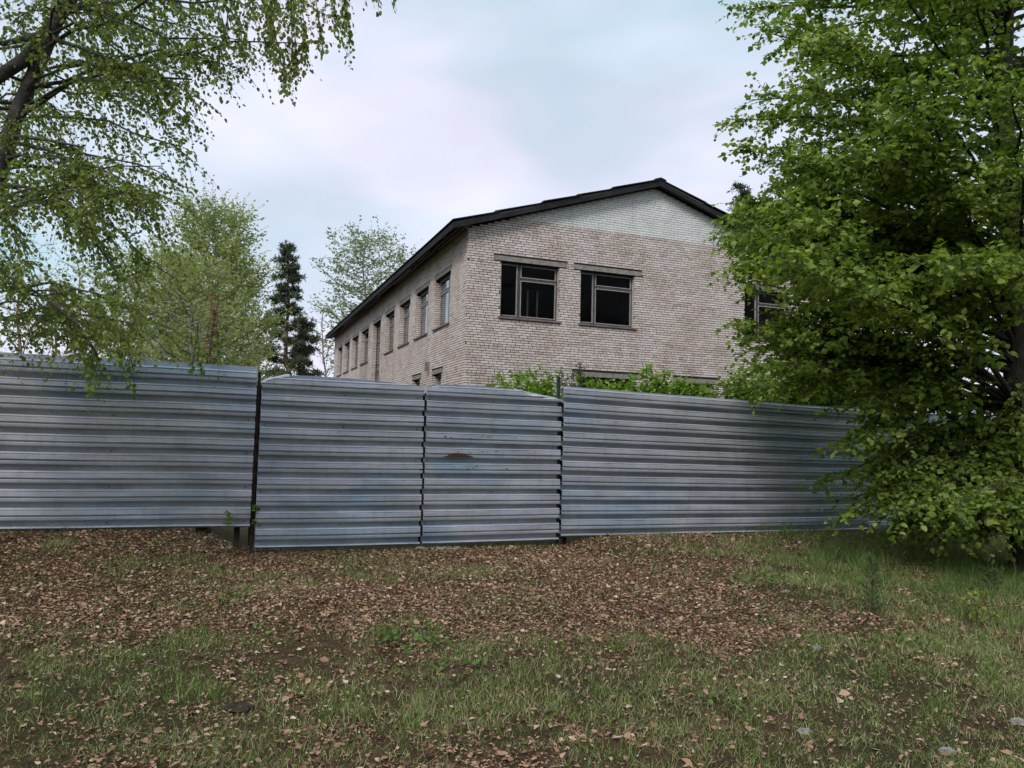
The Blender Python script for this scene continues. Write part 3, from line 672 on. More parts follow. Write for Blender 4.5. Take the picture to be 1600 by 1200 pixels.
class Foliage:
    def __init__(s): s.w = MB(); s.l = MB(); s.keep = None
    def spray(s, P, u0=0.3, spacing=0.11, tl=(0.3, 0.6), hang=0.0, vert=0.25, forward=0.6, ls=0.07, lsp=0.05, droop=0.15, shape=LEAF6, wood=True, ntilt=0.5, wr=0.004, upn=1.0, side_n=2, lj=0.4):
        """twigs with alternate leaves along limb polyline P"""
        L_ = np.linalg.norm(np.diff(P, axis=0), axis=1).sum(); n = max(2, int(L_ * (1 - u0) / spacing)) * side_n
        u = u0 + (1 - u0) * rng.random(n) ** 0.85; B, T = sample(P, u)
        side = nrm(np.cross(T, np.array([0, 0, 1.0])) + 1e-6) * np.where(np.arange(n) % 2, 1, -1)[:, None]
        D = nrm(T * forward * rng.uniform(.5, 1.4, (n, 1)) + side * rng.uniform(.3, 1.1, (n, 1)) + rng.normal(0, vert, (n, 3)) + np.array([0, 0, -hang]))
        ln = rng.uniform(tl[0], tl[1], n) * (1.15 - 0.5 * np.abs(u - 0.45))
        m_ = int(max(3, np.mean(ln) / lsp)); k_ = (np.arange(m_) + 0.5) / m_
        uu = np.clip(k_[None] + rng.normal(0, .3 / m_, (n, m_)), 0.05, 1)
        G = np.array([0, 0, -1.0]); g = (droop + hang * .3)
        Q = B[:, None] + D[:, None] * (ln[:, None] * uu)[..., None] + G * (g * ln[:, None] * uu ** 2)[..., None]
        Tq = nrm(D[:, None] + G * (2 * g * uu)[..., None])
        sq = nrm(np.cross(Tq, np.array([0, 0, 1.0])) + 1e-6) * np.where(np.arange(m_) % 2, 1, -1)[None, :, None]
        LD = nrm(Tq * 0.6 + sq * 0.8 + rng.normal(0, lj, Q.shape) + np.array([0, 0, -0.25 - hang * .5]))
        LN = np.array([0, 0, upn]) + rng.normal(0, ntilt, Q.shape)
        sz = ls * rng.uniform(.5, 1.3, (n, m_))
        Q, LD, LN, sz = Q.reshape(-1, 3), LD.reshape(-1, 3), LN.reshape(-1, 3), sz.ravel()
        if s.keep is not None:
            k2 = s.keep(Q); Q, LD, LN, sz = Q[k2], LD[k2], LN[k2], sz[k2]
        if len(Q): leaves_mesh(s.l, Q, LD, LN, sz, shape)
        if wood:
            e = B + D * ln[:, None] * 0.92 + G * (g * ln * .85)[:, None]; mid = B + D * (ln * .5)[:, None] + G * (g * ln * .25)[:, None]
            ok = s.keep(e) & s.keep(mid) & s.keep(B) if s.keep is not None else np.ones(n, bool)
            B_, mid_, e_ = B[ok], mid[ok], e[ok]; n_ = len(B_)
            if n_:
                ax = nrm(np.cross(nrm(e_ - B_), np.array([.3, .2, .93]))); bx_ = nrm(np.cross(nrm(e_ - B_), ax)); r_ = wr
                ring = lambda C, r: np.stack([C + ax * r, C - ax * r * .5 + bx_ * r * .87, C - ax * r * .5 - bx_ * r * .87], 1)
                V = np.concatenate([ring(B_, r_), ring(mid_, r_ * .7), ring(e_, r_ * .3)], 1)
                F = []
                for a in (0, 3):
                    for q in range(3): F.append([a + q, a + (q + 1) % 3, a + 3 + (q + 1) % 3, a + 3 + q])
                s.w.add(V.reshape(-1, 3), (np.arange(n_)[:, None, None] * 9 + np.array(F)[None]).reshape(-1, 4))
    def limb(s, p0, p1, r0, r1=0.006, arch=0.15, wig=0.04, sides=6, n=9):
        P = curve(p0, p1, arch, wig, n); s.w.tube(P, np.linspace(r0, r1, n) , sides, cap=False); return P
    def finish(s, name, label, cat, base, leafmat_, barkmat, group=None, crown='crown', trunk='trunk'):
        t = thing(name, label, cat, base, group)
        s.w.build(trunk, barkmat, t, smooth=True)
        c = s.l.build(crown, leafmat_, t); return t

def fdist(P): return P[..., 0] * FN[0] + (P[..., 1] - 11) * FN[1]
front_keep = lambda Q: ~((fdist(Q) > -0.16) & (Q[..., 2] < 2.62)) & (Q[..., 2] > ground_z(Q[..., 0], Q[..., 1]) + .05)
def on_line(P, z):
    i_ = int(np.argmin(np.abs(P[:, 2] - z))); return P[i_]

# ---- right-hand broadleaf tree
F = Foliage(); F.keep = front_keep
base = np.array([6.68, 10.0, 0.0]); base[2] = ground_z(base[0], base[1])
tr_ = np.array([base + [0, 0, -.1], base + [0, 0, .6], base + [-.06, .03, 2.0], base + [-.02, .1, 4.0], base + [-.12, .12, 6.2], base + [-.02, .1, 8.4], base + [-.1, .3, 10.6], base + [0, .2, 12.5]])
F.w.tube(tr_, [0.24, 0.19, 0.165, 0.15, 0.125, 0.095, 0.055, 0.015], 10)
tips = []
bx = np.array([[-60, 1240], [0, 1195], [20, 1130], [60, 1170], [110, 1215], [150, 1150], [190, 1118], [240, 1135], [290, 1190], [340, 1165], [380, 1120], [425, 1105], [455, 1120], [492, 1085], [520, 1175], [560, 1180], [600, 1170], [640, 1300], [700, 1290], [740, 1262], [770, 1300], [805, 1300], [830, 1470], [850, 1530]], float)
# outline tips along the left edge of the crown
for y, x in bx:
    for q in range(2): tips.append((x + 18 + rng.uniform(0, 12) + q * 55, y + rng.uniform(-12, 12), rng.uniform(9.6, 12.0) if y < 620 else rng.uniform(9.2, 11.2)))
for q in range(150):
    y = rng.uniform(-330, 640); xl = np.interp(y, bx[:, 0], bx[:, 1]); x = rng.uniform(xl + 75, 1700) if q % 2 else rng.uniform(1380, 1700)
    dd = rng.uniform(7.4, 13.0)
    if (470 < y < 640 and x > 1430 or 110 < y < 280 and 1440 < x < 1580 or 270 < y < 350 and 1310 < x < 1420) and rng.random() < 0.85: continue
    tips.append((x, y, dd))
for q in range(26): tips.append((rng.uniform(1350, 1640), rng.uniform(650, 790), rng.uniform(9.2, 11.6)))
for q in range(46):
    y = rng.uniform(300, 590); tips.append((rng.uniform(np.interp(y, [300, 340, 400, 490, 540, 600], [1200, 1160, 1135, 1125, 1175, 1165]), 1330), y, rng.uniform(9.8, 12.0)))
for q in range(20): tips.append((rng.uniform(1125, 1210), rng.uniform(315, 430), rng.uniform(9.8, 12.0)))
for q in range(26): tips.append((rng.uniform(1380, 1660), rng.uniform(760, 830), rng.uniform(8.8, 11.5)))
for x, y, d in tips:
    if x < 1235 and 425 < y < 500: continue
    p = at(x, y, d)
    if p[2] < 0.3: continue
    rel = p - base; hd = math.hypot(rel[0], rel[1])
    zb = np.clip(p[2] - 0.25 * hd + rng.uniform(-.3, .2), 0.9, 11.5) if p[2] > 2.6 else np.clip(p[2] + rng.uniform(0.3, 0.9), 1.4, 3.2)
    zs_ = tr_[:, 2]; st_ = np.array([np.interp(zb, zs_, tr_[:, c]) for c in range(3)])
    P = F.limb(st_, p, 0.008 + 0.0075 * hd, arch=0.10 if p[2] > 2.6 else 0.12)
    F.spray(P, 0.25, 0.088, (0.28, 0.64), vert=0.2, ls=0.078, lsp=0.043, droop=0.22, ntilt=0.65, lj=.5, shape=LEAF6 if d < 9.8 else LEAF4W)
    # a side limb for breadth
    q0, _ = sample(P, np.array([0.55])); off = rng.normal(0, 1, 3) * [0.9, 0.9, 0.25]
    p2 = p + off
    if p2[2] > .6 and p2[0] > (np.interp(y, bx[:, 0], bx[:, 1]) + 10 - 800) / FPX * p2[1] and front_keep(p2[None])[0] and (p2[0] * 0 + 1):
        P2 = F.limb(q0[0], p2 * .8 + q0[0] * .2, 0.012, arch=0.08, sides=4, n=6); F.spray(P2, 0.25, 0.10, (0.25, 0.5), vert=0.2, ls=0.08, lsp=0.052, droop=0.2, ntilt=0.65, lj=.5, shape=LEAF4W)
# far side of the crown, away from the camera and out of the frame
for q in range(28):
    a = rng.uniform(-0.9, 1.7); r_ = rng.uniform(2.0, 4.2); z = rng.uniform(3.2, 11)
    p = base + np.array([r_ * math.cos(a), r_ * math.sin(a), z]); r_s = 1 - max(0, z - 8) / 6
    p[:2] = base[:2] + (p[:2] - base[:2]) * r_s
    st_ = np.array([np.interp(max(1.5, z - 1.0), tr_[:, 2], tr_[:, c]) for c in range(3)])
    P = F.limb(st_, p, 0.03, arch=0.1); F.spray(P, 0.3, 0.13, (0.3, 0.6), ls=0.085, lsp=0.06, vert=0.18)
F.finish('broadleaf_tree', 'large dense green broadleaf tree overhanging the right end of the fence', 'tree', base, M['leaf_r'], M['bark'])

# ---- left birch, close to the camera
F = Foliage(); F.keep = front_keep
base = np.array([-5.75, 7.6, 0.0]); base[2] = ground_z(base[0], base[1])
knots = [base + [0, 0, -.1], base + [0.0, 0, 1.2], at(-60, 480, 7.6), at(-8, 290, 7.6), at(22, 190, 7.6), at(62, 95, 7.6), at(95, 20, 7.6), at(120, -90, 7.7), at(135, -330, 7.8), at(150, -620, 7.8)]
tr_ = np.array(knots); F.w.tube(tr_, [0.15, 0.125, 0.105, 0.088, 0.078, 0.07, 0.06, 0.05, 0.035, 0.012], 9)
# heavy fork crossing to the left edge and up to the right
F.w.tube(np.array([at(-90, 190, 7.5), at(-5, 122, 7.45), at(40, 92, 7.5), at(72, 55, 7.6), at(105, 10, 7.7), at(150, -60, 7.8), at(240, -200, 8.0), at(330, -330, 8.2)]), [0.045, 0.06, 0.068, 0.07, 0.06, 0.045, 0.03, 0.015], 8)
F.w.tube(np.array([at(-90, 30, 7.0), at(5, 68, 7.2), at(60, 55, 7.5)]), [0.02, 0.03, 0.035], 7)
# explicit visible limbs: (points) then foliage
def pl(*pts): return np.array([at(*p) for p in pts])
explicit = [
    (pl((85, 62, 7.5), (130, 75, 7.3), (185, 100, 7.1), (230, 120, 7.0), (300, 124, 6.9)), 0.022),
    (pl((18, 212, 7.5), (70, 218, 7.3), (130, 230, 7.1)), 0.024),
    (pl((20, 222, 7.5), (80, 235, 7.3), (125, 258, 7.2), (155, 290, 7.0), (162, 360, 6.9)), 0.022),
    (pl((-20, 285, 7.6), (40, 292, 7.5), (95, 310, 7.3), (130, 335, 7.2), (150, 365, 7.1)), 0.022),
    (pl((-60, 380, 7.4), (10, 430, 7.2), (70, 465, 7.1), (120, 505, 7.0), (150, 550, 7.0)), 0.022),
    (pl((60, 480, 7.9), (110, 500, 8.0), (130, 540, 8.1)), 0.010),
    (pl((150, 380, 7.2), (178, 420, 7.1), (195, 436, 7.1)), 0.012),
    (pl((100, 10, 7.6), (180, 20, 7.3), (260, 60, 7.0), (330, 60, 6.8)), 0.02)]
for P, r_ in explicit:
    F.w.tube(P, np.linspace(r_, r_ * .35, len(P)), 6, cap=False)
    F.spray(P, 0.15, 0.08, (0.25, 0.6), hang=0.8, vert=0.3, ls=0.046, lsp=0.042, ntilt=0.9, upn=.7, wr=0.0025)
tipsB = []
poly_r = np.array([[-150, 560], [0, 540], [40, 540], [80, 500], [120, 400], [170, 340], [210, 330], [260, 320], [300, 305], [330, 275], [380, 285], [450, 300], [540, 320]], float)
for q in range(118):
    y = rng.uniform(-260, 560) if q < 70 else rng.uniform(-80, 330); xr = np.interp(y, poly_r[:, 0], poly_r[:, 1]); x = rng.uniform(-150, xr - 25)
    if 40 < y < 300 and x < 150 and rng.random() < 0.6: continue
    if 110 < y < 180 and x > 110 and rng.random() < 0.4: continue
    if y > 430 and x < 260 and rng.random() < 0.35: continue
    tipsB.append((x, y, rng.uniform(6.2, 8.6)))
for y, x in poly_r[2:]: tipsB.append((x - 22, y - 12, rng.uniform(6.4, 7.6)))
for x, y, d in tipsB:
    p = at(x, y, d); zb = np.clip(p[2] + rng.uniform(-.2, 0.9), 1.4, 9.5)
    st_ = np.array([np.interp(zb, tr_[:, 2], tr_[:, c]) for c in range(3)])
    if not front_keep(p[None])[0]: continue
    hd = np.linalg.norm(p - st_); P = F.limb(st_, p, 0.006 + 0.005 * hd, 0.004, arch=0.16, sides=5)
    F.spray(P, 0.25, 0.085, (0.2, 0.55), hang=0.5, vert=0.6, ls=0.041, lsp=0.034, ntilt=0.9, upn=.7, wr=0.0022)
# long pendulous twigs along the top of the picture
for x, y, L1 in ((355, 20, .5), (385, 60, .55), (420, 30, .6), (450, 80, .6), (452, 120, .35), (480, 40, .5), (505, 30, .5), (530, 10, .45), (548, 40, .5), (540, 0, .5), (590, -25, .3), (618, -25, .28), (560, -60, .5), (400, -40, .7), (440, -30, .8), (480, -50, .8), (520, -70, .7), (350, -50, .7), (310, -30, .7), (575, -100, .6), (465, 60, .5), (430, 60, .5), (390, 0, .6), (340, 90, .5)):
    d = rng.uniform(6.0, 7.2); p = at(x, y, d); top = p + np.array([rng.uniform(-.25, .1), rng.uniform(-.2, .3), rng.uniform(.5, .8)])
    low = p - np.array([0, 0, L1 * 0.35])
    P = curve(top, low, 0.0, 0.03, 7); F.w.tube(P, np.linspace(0.006, 0.0015, 7), 4, cap=False)
    F.spray(P, 0.0, 0.05, (0.08, 0.22), hang=1.6, vert=0.35, ls=0.042, lsp=0.035, ntilt=1.0, upn=.5, wr=0.0015)
    if rng.random() < .6: P0 = F.limb(at(200 + rng.uniform(-60, 60), -180, 7.9), top, 0.016, 0.006, arch=0.12, sides=5)
# sprigs hanging over the fence
for x, y, d in ((205, 596, 8.6), (190, 578, 8.5), (212, 612, 8.65), (318, 585, 9.0), (345, 575, 9.1), (300, 570, 8.9)):
    p = at(x, y, d); top = p + np.array([rng.uniform(-.1, .1), -.03, .45]); P = curve(top, p, 0, 0.03, 6); F.w.tube(P, np.linspace(.004, .0015, 6), 4, cap=False)
    kk = F.keep; F.keep = lambda Q: fdist(Q) < -0.09
    F.spray(P, 0.1, 0.07, (0.08, 0.2), hang=1.0, vert=0.3, ls=0.05, lsp=0.04, ntilt=0.9, upn=.6, wr=0.0015); F.keep = kk
for q in range(26):    # out of frame to the left and behind
    a = rng.uniform(1.8, 4.6); r_ = rng.uniform(1.2, 3); z = rng.uniform(3.0, 9.5)
    p = tr_[4] * [1, 1, 0] + np.array([r_ * math.cos(a), r_ * math.sin(a), z]); st_ = np.array([np.interp(z + .3, tr_[:, 2], tr_[:, c]) for c in range(3)])
    P = F.limb(st_, p, 0.02, arch=0.15, sides=5); F.spray(P, 0.3, 0.12, (0.3, 0.7), hang=0.9, ls=0.055, lsp=0.06, ntilt=.9, upn=.7)
F.finish('birch_tree', 'close drooping birch tree with a dark forked trunk leaning in from the left', 'tree', base, M['leaf_b'], M['bark_birch'])

# ---- trees behind the fence
def upright_tree(name, label, x, ytop, depth, width, leafm, bark, nl=46, ls=0.10, lsp=0.09, tl=(0.5, 1.1), low=0.22, shapep=1.0, up=0.55, trunk_r=0.14, lean=0.0, group='trees beyond the fence', spacing=0.2, hang=0.0, extra=None):
    F = Foliage(); t0 = at(x, 700, depth); t0[2] = 0.05; top = at(x + lean, ytop, depth); H = top[2]
    n = 10; u = np.linspace(0, 1, n)[:, None]; P = t0 * (1 - u) + top * u; P[1:-1, :2] += rng.normal(0, 0.012 * H, (n - 2, 2)); F.w.tube(P, np.linspace(trunk_r, 0.015, n), 7)
    for q in range(nl):
        v = low + (1 - low) * ((q + rng.random()) / nl) ** 0.9; st_, _ = sample(P, np.array([v])); a = q * 2.4 + rng.uniform(-.4, .4)
        rr_ = width * (math.sin(math.pi * min(1, (0.12 + 0.88 * (1 - (v - low) / (1 - low))) ** 0.8 * 0.62)) ** shapep) * rng.uniform(.6, 1.05)
        e = st_[0] + np.array([rr_ * math.cos(a), rr_ * math.sin(a), rr_ * up * rng.uniform(.6, 1.3)])
        e[2] = min(e[2], H + .2)
        Pl = F.limb(st_[0], e, 0.012 + 0.012 * rr_, arch=-0.1 + hang * .3, sides=4, n=7)
        F.spray(Pl, 0.2, spacing, tl, hang=hang, vert=0.45, forward=0.9, ls=ls, lsp=lsp, droop=-0.1 if hang == 0 else 0.1, shape=LEAF4, ntilt=1.0, upn=.6, wr=0.006)
    return F.finish(name, label, 'tree', t0, leafm, bark, group)
upright_tree('birch_tree', 'tall pale yellow-green birch beyond the left fence beside the dark pine', 335, 338, 24, 1.9, M['leaf_pale'], M['bark_grey'], nl=95, ls=0.095, lsp=0.06, low=0.14, up=0.8, spacing=0.10)
upright_tree('birch_tree', 'mid green bushy birch half hidden by the drooping near birch', 255, 420, 21, 2.4, M['leaf_pale'], M['bark_grey'], nl=70, ls=0.09, lsp=0.065, low=0.12, up=0.7, spacing=0.12)
upright_tree('birch_tree', 'slim pale birch directly left of the dark pine trunk', 378, 430, 27, 0.9, M['leaf_pale'], M['bark_grey'], nl=46, ls=0.10, lsp=0.07, low=0.12, up=0.9)
upright_tree('birch_tree', 'lowest pale green birch just above the end of the left fence', 300, 470, 17, 1.8, M['leaf_pale'], M['bark_grey'], nl=50, ls=0.075, lsp=0.06, low=0.15, up=0.6)
upright_tree('birch_tree', 'airy grey-green birch rising behind the far eave of the building', 572, 372, 56, 4.0, M['leaf_grey'], M['bark_grey'], nl=80, ls=0.21, lsp=0.15, tl=(.9, 2.0), low=0.3, up=0.6, spacing=0.40, trunk_r=.2)
upright_tree('birch_tree', 'second airy birch behind the roof leaning right of the taller one', 630, 392, 60, 2.6, M['leaf_grey'], M['bark_grey'], nl=44, ls=0.18, lsp=0.25, tl=(.8, 1.6), low=0.4, up=0.7, spacing=0.45, trunk_r=.15)
upright_tree('birch_tree', 'sparse whitish birch low between the dark pine and the building', 507, 478, 58, 2.6, M['leaf_grey'], M['bark_grey'], nl=30, ls=0.17, lsp=0.24, tl=(.8, 1.6), low=0.15, up=0.7, spacing=0.5, trunk_r=.14)
for q, (x, yt, d, lab) in enumerate(((30, 380, 34, 'sparse distant birch at the left edge above the fence'), (120, 400, 38, 'thin distant birch above the fence behind the bare drooping limb'), (205, 420, 36, 'thin distant birch nearest the pale bushy birches'))):
    upright_tree('distant_birch', lab, x, yt, d, 2.2, M['leaf_pale'], M['bark_pine'], nl=24, ls=0.11, lsp=0.15, tl=(.5, 1.2), low=0.3, up=0.8, spacing=0.3)
# russet sapling showing orange through the pale birch
F = Foliage(); b_ = at(318, 700, 15.5); b_[2] = .15
for q in range(5):
    e = at(rng.uniform(300, 345), rng.uniform(440, 500), 15.5); P = F.limb(b_, e, 0.014, 0.004, arch=0.0, sides=4); F.spray(P, 0.75, 0.09, (0.06, 0.16), vert=.5, ls=0.05, lsp=0.05, shape=LEAF4, upn=.4, ntilt=1)
F.finish('russet_sapling', 'slender sapling with a few orange-brown leaves before the pale birch', 'sapling', b_, M['leaf_red'], M['bark'])

def pine(label, x, ytop, depth, width, low, nl, group='pines beyond the fence', name='pine_tree', bark='bark_pine', dens=1.0):
    F = Foliage(); t0 = at(x, 700, depth); t0[2] = 0.05; top = at(x, ytop, depth); H = top[2]; n = 9; u = np.linspace(0, 1, n)[:, None]
    P = t0 * (1 - u) + top * u; P[1:-1, :2] += rng.normal(0, 0.008 * H, (n - 2, 2)); F.w.tube(P, np.linspace(0.02 * H * .8, 0.02, n), 8)
    for q in range(nl):
        v = low + (1 - low) * (q + rng.random()) / nl; st_, _ = sample(P, np.array([v])); a = q * 2.4 + rng.uniform(-.5, .5)
        rr_ = width * (1.05 - (v - low) / (1 - low)) ** 0.75 * rng.uniform(.3, 1.15)
        e = st_[0] + np.array([rr_ * math.cos(a), rr_ * math.sin(a), rr_ * rng.uniform(-.15, .35)])
        Pl = F.limb(st_[0], e, 0.02 + .008 * rr_, arch=0.1, sides=4, n=6)
        m_ = int(26 * dens * (0.6 + rr_ / width)); C, T = sample(Pl, rng.uniform(.35, 1.05, m_)); C = C + rng.normal(0, 0.07 * width, (m_, 3)) * [1, 1, .45]
        kk = 16; D = nrm(rng.normal(0, 1, (m_, kk, 3)) + np.array([0, 0, .5])); Q = np.repeat(C[:, None], kk, 1)
        leaves_mesh(F.l, Q.reshape(-1, 3), D.reshape(-1, 3), rng.normal(0, 1, (m_ * kk, 3)), rng.uniform(.14, .26, m_ * kk) * depth / 34, (np.array([[0, 0, 0], [.5, .09, 0], [1, 0, 0], [.5, -.09, 0]]), [[0, 1, 2], [0, 2, 3]]))
    F.finish(name, label, 'pine', t0, M['needle'], M[bark], group)
pine('tall dark pine with clumped branches between the birch and the building', 450, 384, 33, 1.75, 0.30, 52)
pine('lower dark bushy pine beside the tall pine left of the building', 474, 505, 36, 1.5, 0.25, 26)
pine('dark pine top rising behind the right roof slope', 1160, 292, 44, 2.6, 0.4, 44)
pine('distant pine with a pinkish trunk at the far left above the fence', 88, 455, 62, 2.2, 0.7, 16, dens=.6)
pine('distant pine with pinkish trunk seen through the near birch limbs', 150, 470, 68, 2.2, 0.7, 16, dens=.6)
pine('distant pine glimpsed low behind the pale birches on the left', 228, 480, 60, 2.0, 0.7, 14, dens=.6)
for q, (x, d, lab) in enumerate(((1470, 50, 'bare brown distant tree seen through the right tree next to its widest gap'), (1540, 46, 'bare twiggy distant tree beyond the right tree near its trunk'), (1600, 52, 'bare twiggy distant tree at the right edge above the fence'))):
    upright_tree('distant_tree', lab, x, 520, d, 2.6, M['dry'], M['bark_pine'], nl=30, ls=0.06, lsp=0.5, tl=(.6, 1.5), low=0.15, up=0.8, spacing=0.3, group='distant trees right of the building')

# ---- wood on the other side of the clearing, seen only in the steel and the panes
mb = MB(); n = 26000; a = rng.uniform(R(-200), R(20), n); rr_ = 24 + 12 * rng.random(n); hh = 7.5 + 4.5 * vnoise(a * 30, a * 0, 2.2, 71) + 1.5 * vnoise(a * 30, a * 0, .6, 72)
zz = hh * rng.random(n) ** .8; P_ = np.stack([rr_ * np.cos(a), rr_ * np.sin(a), zz + .1], -1)
leaves_mesh(mb, P_, rng.normal(0, 1, (n, 3)), rng.normal(0, 1, (n, 3)), rng.uniform(.5, 1.0, n), LEAF4)
tag(mb.build('distant_wood', M['leaf_r']), 'green wood across the clearing behind the viewpoint', 'wood', kind='stuff')
# ---- shrubs between fence and building
def shrub(label, x, ytop, depth, width, leafm, nst=9, ls=0.085, name='shrub', group='shrubs behind the fence', dens=1.0, yb=None, lsp=.06, cat='shrub'):
    F = Foliage(); b_ = at(x, 700, depth); b_[2] = ground_z(b_[0], b_[1]) + .02; top = at(x, ytop, depth)[2]
    F.keep = lambda Q: ~((fdist(Q) < 0.2) & (Q[..., 2] < 2.6))
    for q in range(int(nst * 2.6) if nst < 20 else int(nst * 1.7)):
        a = rng.uniform(0, 6.28); r_ = width * math.sqrt(rng.random()); h = top * (1 - .12 * (r_ / width) ** 2) * rng.uniform(.80, 1.0)
        e = np.array([b_[0] + r_ * math.cos(a), b_[1] + .6 * r_ * math.sin(a), h]); s_ = b_ + (e - b_) * [.35, .35, 0]
        P = F.limb(s_, e, 0.016, 0.004, arch=0.0, sides=4); F.spray(P, 0.5, 0.055 / dens, (0.12, 0.34), vert=.4, forward=0.7, ls=ls, lsp=lsp, droop=.05, ntilt=.7, wr=0.003)
    return F.finish(name, label, cat, b_, leafm, M['bark'], group, crown='foliage', trunk='stems')
shrub('yellow-green leafy shrub above the right gate leaf before the brick corner', 800, 570, 15.2, 0.65, M['leaf_shrub'], 12)
shrub('green shrub above the dented top of the right gate leaf', 848, 578, 14.6, 0.42, M['leaf_shrub'], 10)
shrub('bright green shrub under the lower window lintel', 955, 580, 15.5, 0.55, M['leaf_shrub'], 8)
shrub('bushy bright green shrub right of the lower window lintel', 1022, 572, 15.8, 0.75, M['leaf_shrub'], 15)
shrub('low bright green shrub filling the gap beside the green gate post', 915, 585, 15.0, 0.45, M['leaf_shrub'], 9)
shrub('bright green shrub against the wall nearest the broadleaf tree', 1085, 580, 16.0, 0.6, M['leaf_shrub'], 11)
shrub('dense olive-green shrub behind the fence under the broadleaf tree', 1155, 575, 15.8, 1.0, M['leaf_r'], 34)
shrub('darker shrub rising behind the fence beneath the tree crown', 1265, 535, 16.4, 1.3, M['leaf_r'], 44)
shrub('dim shrub behind the fence deep under the right tree', 1370, 575, 17.6, 1.1, M['leaf_r'], 24)
F = Foliage(); b_ = at(893, 700, 14.9); b_[2] = .15
for q in range(9):
    e = at(rng.uniform(872, 918), rng.uniform(564, 590), 14.9); P = F.limb(b_ + [rng.uniform(-.1, .1), 0, 0], e, .008, .003, arch=0, sides=4); F.spray(P, .8, .05, (.05, .16), vert=.5, ls=.04, lsp=.035, shape=LEAF4, upn=.3, ntilt=1)
F.finish('dry_weed', 'tall withered grey-brown weed standing behind the green gate post', 'weed', b_, M['dry'], M['bark'], crown='foliage', trunk='stems')

# ------------------------------------------------------------------ ground cover
def gmask(x, y):
    """1 = grass, 0 = leaf litter"""
    d = y; n_ = vnoise(x, y, 1.3, 11) * .4 + vnoise(x, y, 0.5, 12) * .35 + vnoise(x, y, 0.2, 13) * .25 - .5
    near = 1 - sstep(4.6, 7.0, d - 0.10 * x)
    right = sstep(0.8, 3.2, x - 0.12 * (d - 6)) * .72
    patch = np.exp(-(((x - 1.75) / 1.3) ** 2 + ((y - 7.2) / 0.9) ** 2)) * .5 + np.exp(-(((x - 3.9) / .6) ** 2 + ((y - 7.7) / 0.5) ** 2)) * .1
    leftp = np.exp(-(((x + 4.3) / 1.2) ** 2 + ((y - 8.3) / .6) ** 2)) * .35
    return np.clip(near * 1.0 + right - patch + leftp + .3 * np.exp(-((x - 2.6) / 1.3) ** 2 - ((d - 10.3) / 1.2) ** 2) + n_ * 2.9 + .10, 0, 1)
def scatter(n, ymax=15.5, p=1.0):
    """points in the part of the ground that can be seen, denser near the camera"""
    y = 3.2 + (ymax - 3.2) * rng.random(n) ** p; x = (rng.random(n) * 2 - 1) * (0.79 * y + 1.2) + 0.3
    k_ = (x * FN[0] + (y - 11) * FN[1]) < 0.5; return x[k_], y[k_]
# leaf litter
x, y = scatter(360000, 15.0, 1.05); g = gmask(x, y); k_ = rng.random(len(x)) < np.clip(1.0 - 0.9 * g, .13, 1); x, y = x[k_], y[k_]
fd = x * FN[0] + (y - 11) * FN[1]; k_ = (fd < -0.02) | (x < -2.9); x, y = x[k_], y[k_]
n = len(x); z = ground_z(x, y) + rng.random(n) * 0.022 + 0.004; ang = rng.random(n) * 6.283; D = np.stack([np.cos(ang), np.sin(ang), rng.normal(0, .22, n)], -1)
Nn = np.stack([rng.normal(0, .55, n), rng.normal(0, .55, n), np.ones(n)], -1); sz = (.014 + .026 * rng.random(n) ** 1.5 + .040 * rng.random(n) * (rng.random(n) < .06)) * (0.85 + 0.03 * y)
shapes = [
    (np.array([[0, 0, .0], [.22, .20, .10], [.50, .34, .16], [.80, .22, .08], [1, 0, -.02], [.78, -.24, .12], [.48, -.33, .17], [.2, -.18, .1], [.5, 0, -.02]]), [[0, 1, 8], [1, 2, 8], [2, 3, 8], [3, 4, 8], [4, 5, 8], [5, 6, 8], [6, 7, 8], [7, 0, 8]]),
    (np.array([[0, 0, .05], [.3, .3, -.05], [.62, .26, .02], [1, .04, .16], [.6, -.16, .10], [.28, -.26, .14]]), [[0, 1, 2, 3], [0, 3, 4, 5]]),
    (np.array([[0, 0, 0], [.5, .16, .14], [1, 0, .1], [.5, -.2, .2], [.5, -.02, -.02]]), [[0, 1, 4], [1, 2, 4], [2, 3, 4], [3, 0, 4]])]
mb = MB(); which = rng.integers(0, 3, n); sm = sz < .034; which[sm] = np.where(rng.random(sm.sum()) < .5, 2, 1); P = np.stack([x, y, z], -1)
for q in range(3):
    m_ = which == q; leaves_mesh(mb, P[m_], D[m_], Nn[m_], sz[m_], shapes[q])
tag(mb.build('leaf_litter', M['litter']), 'carpet of dry brown oak leaves on the ground before the fence', 'leaf litter', kind='stuff')

def blades(mb, x, y, h, wd, bend=0.5, z=None, spread=0.35):
    n = len(x); z = ground_z(x, y) - .005 if z is None else z; a = rng.random(n) * 6.283
    B = np.stack([x, y, z], -1); W = np.stack([np.cos(a), np.sin(a), np.zeros(n)], -1) * wd[:, None] * .5
    Ln = np.stack([rng.normal(0, spread, n), rng.normal(0, spread, n), np.ones(n)], -1); Ln = nrm(Ln)
    bd = np.stack([rng.normal(0, bend, n), rng.normal(0, bend, n), -np.abs(rng.normal(0, bend * .5, n))], -1)
    m1 = B + Ln * (h * .5)[:, None] + bd * (h * .15)[:, None]; t1 = B + Ln * h[:, None] + bd * (h * .6)[:, None]; t1[:, 2] = np.maximum(t1[:, 2], z + .01)
    V = np.stack([B - W, B + W, m1 + W * .75, m1 - W * .75, t1], 1)
    mb.add(V.reshape(-1, 3), (np.arange(n)[:, None] * 5 + np.array([[0, 1, 2, 3]])).reshape(-1, 4))
    mb.f.append((np.arange(n)[:, None] * 5 + np.array([[3, 2, 4]])).reshape(-1, 3) + mb.n - 5 * n)
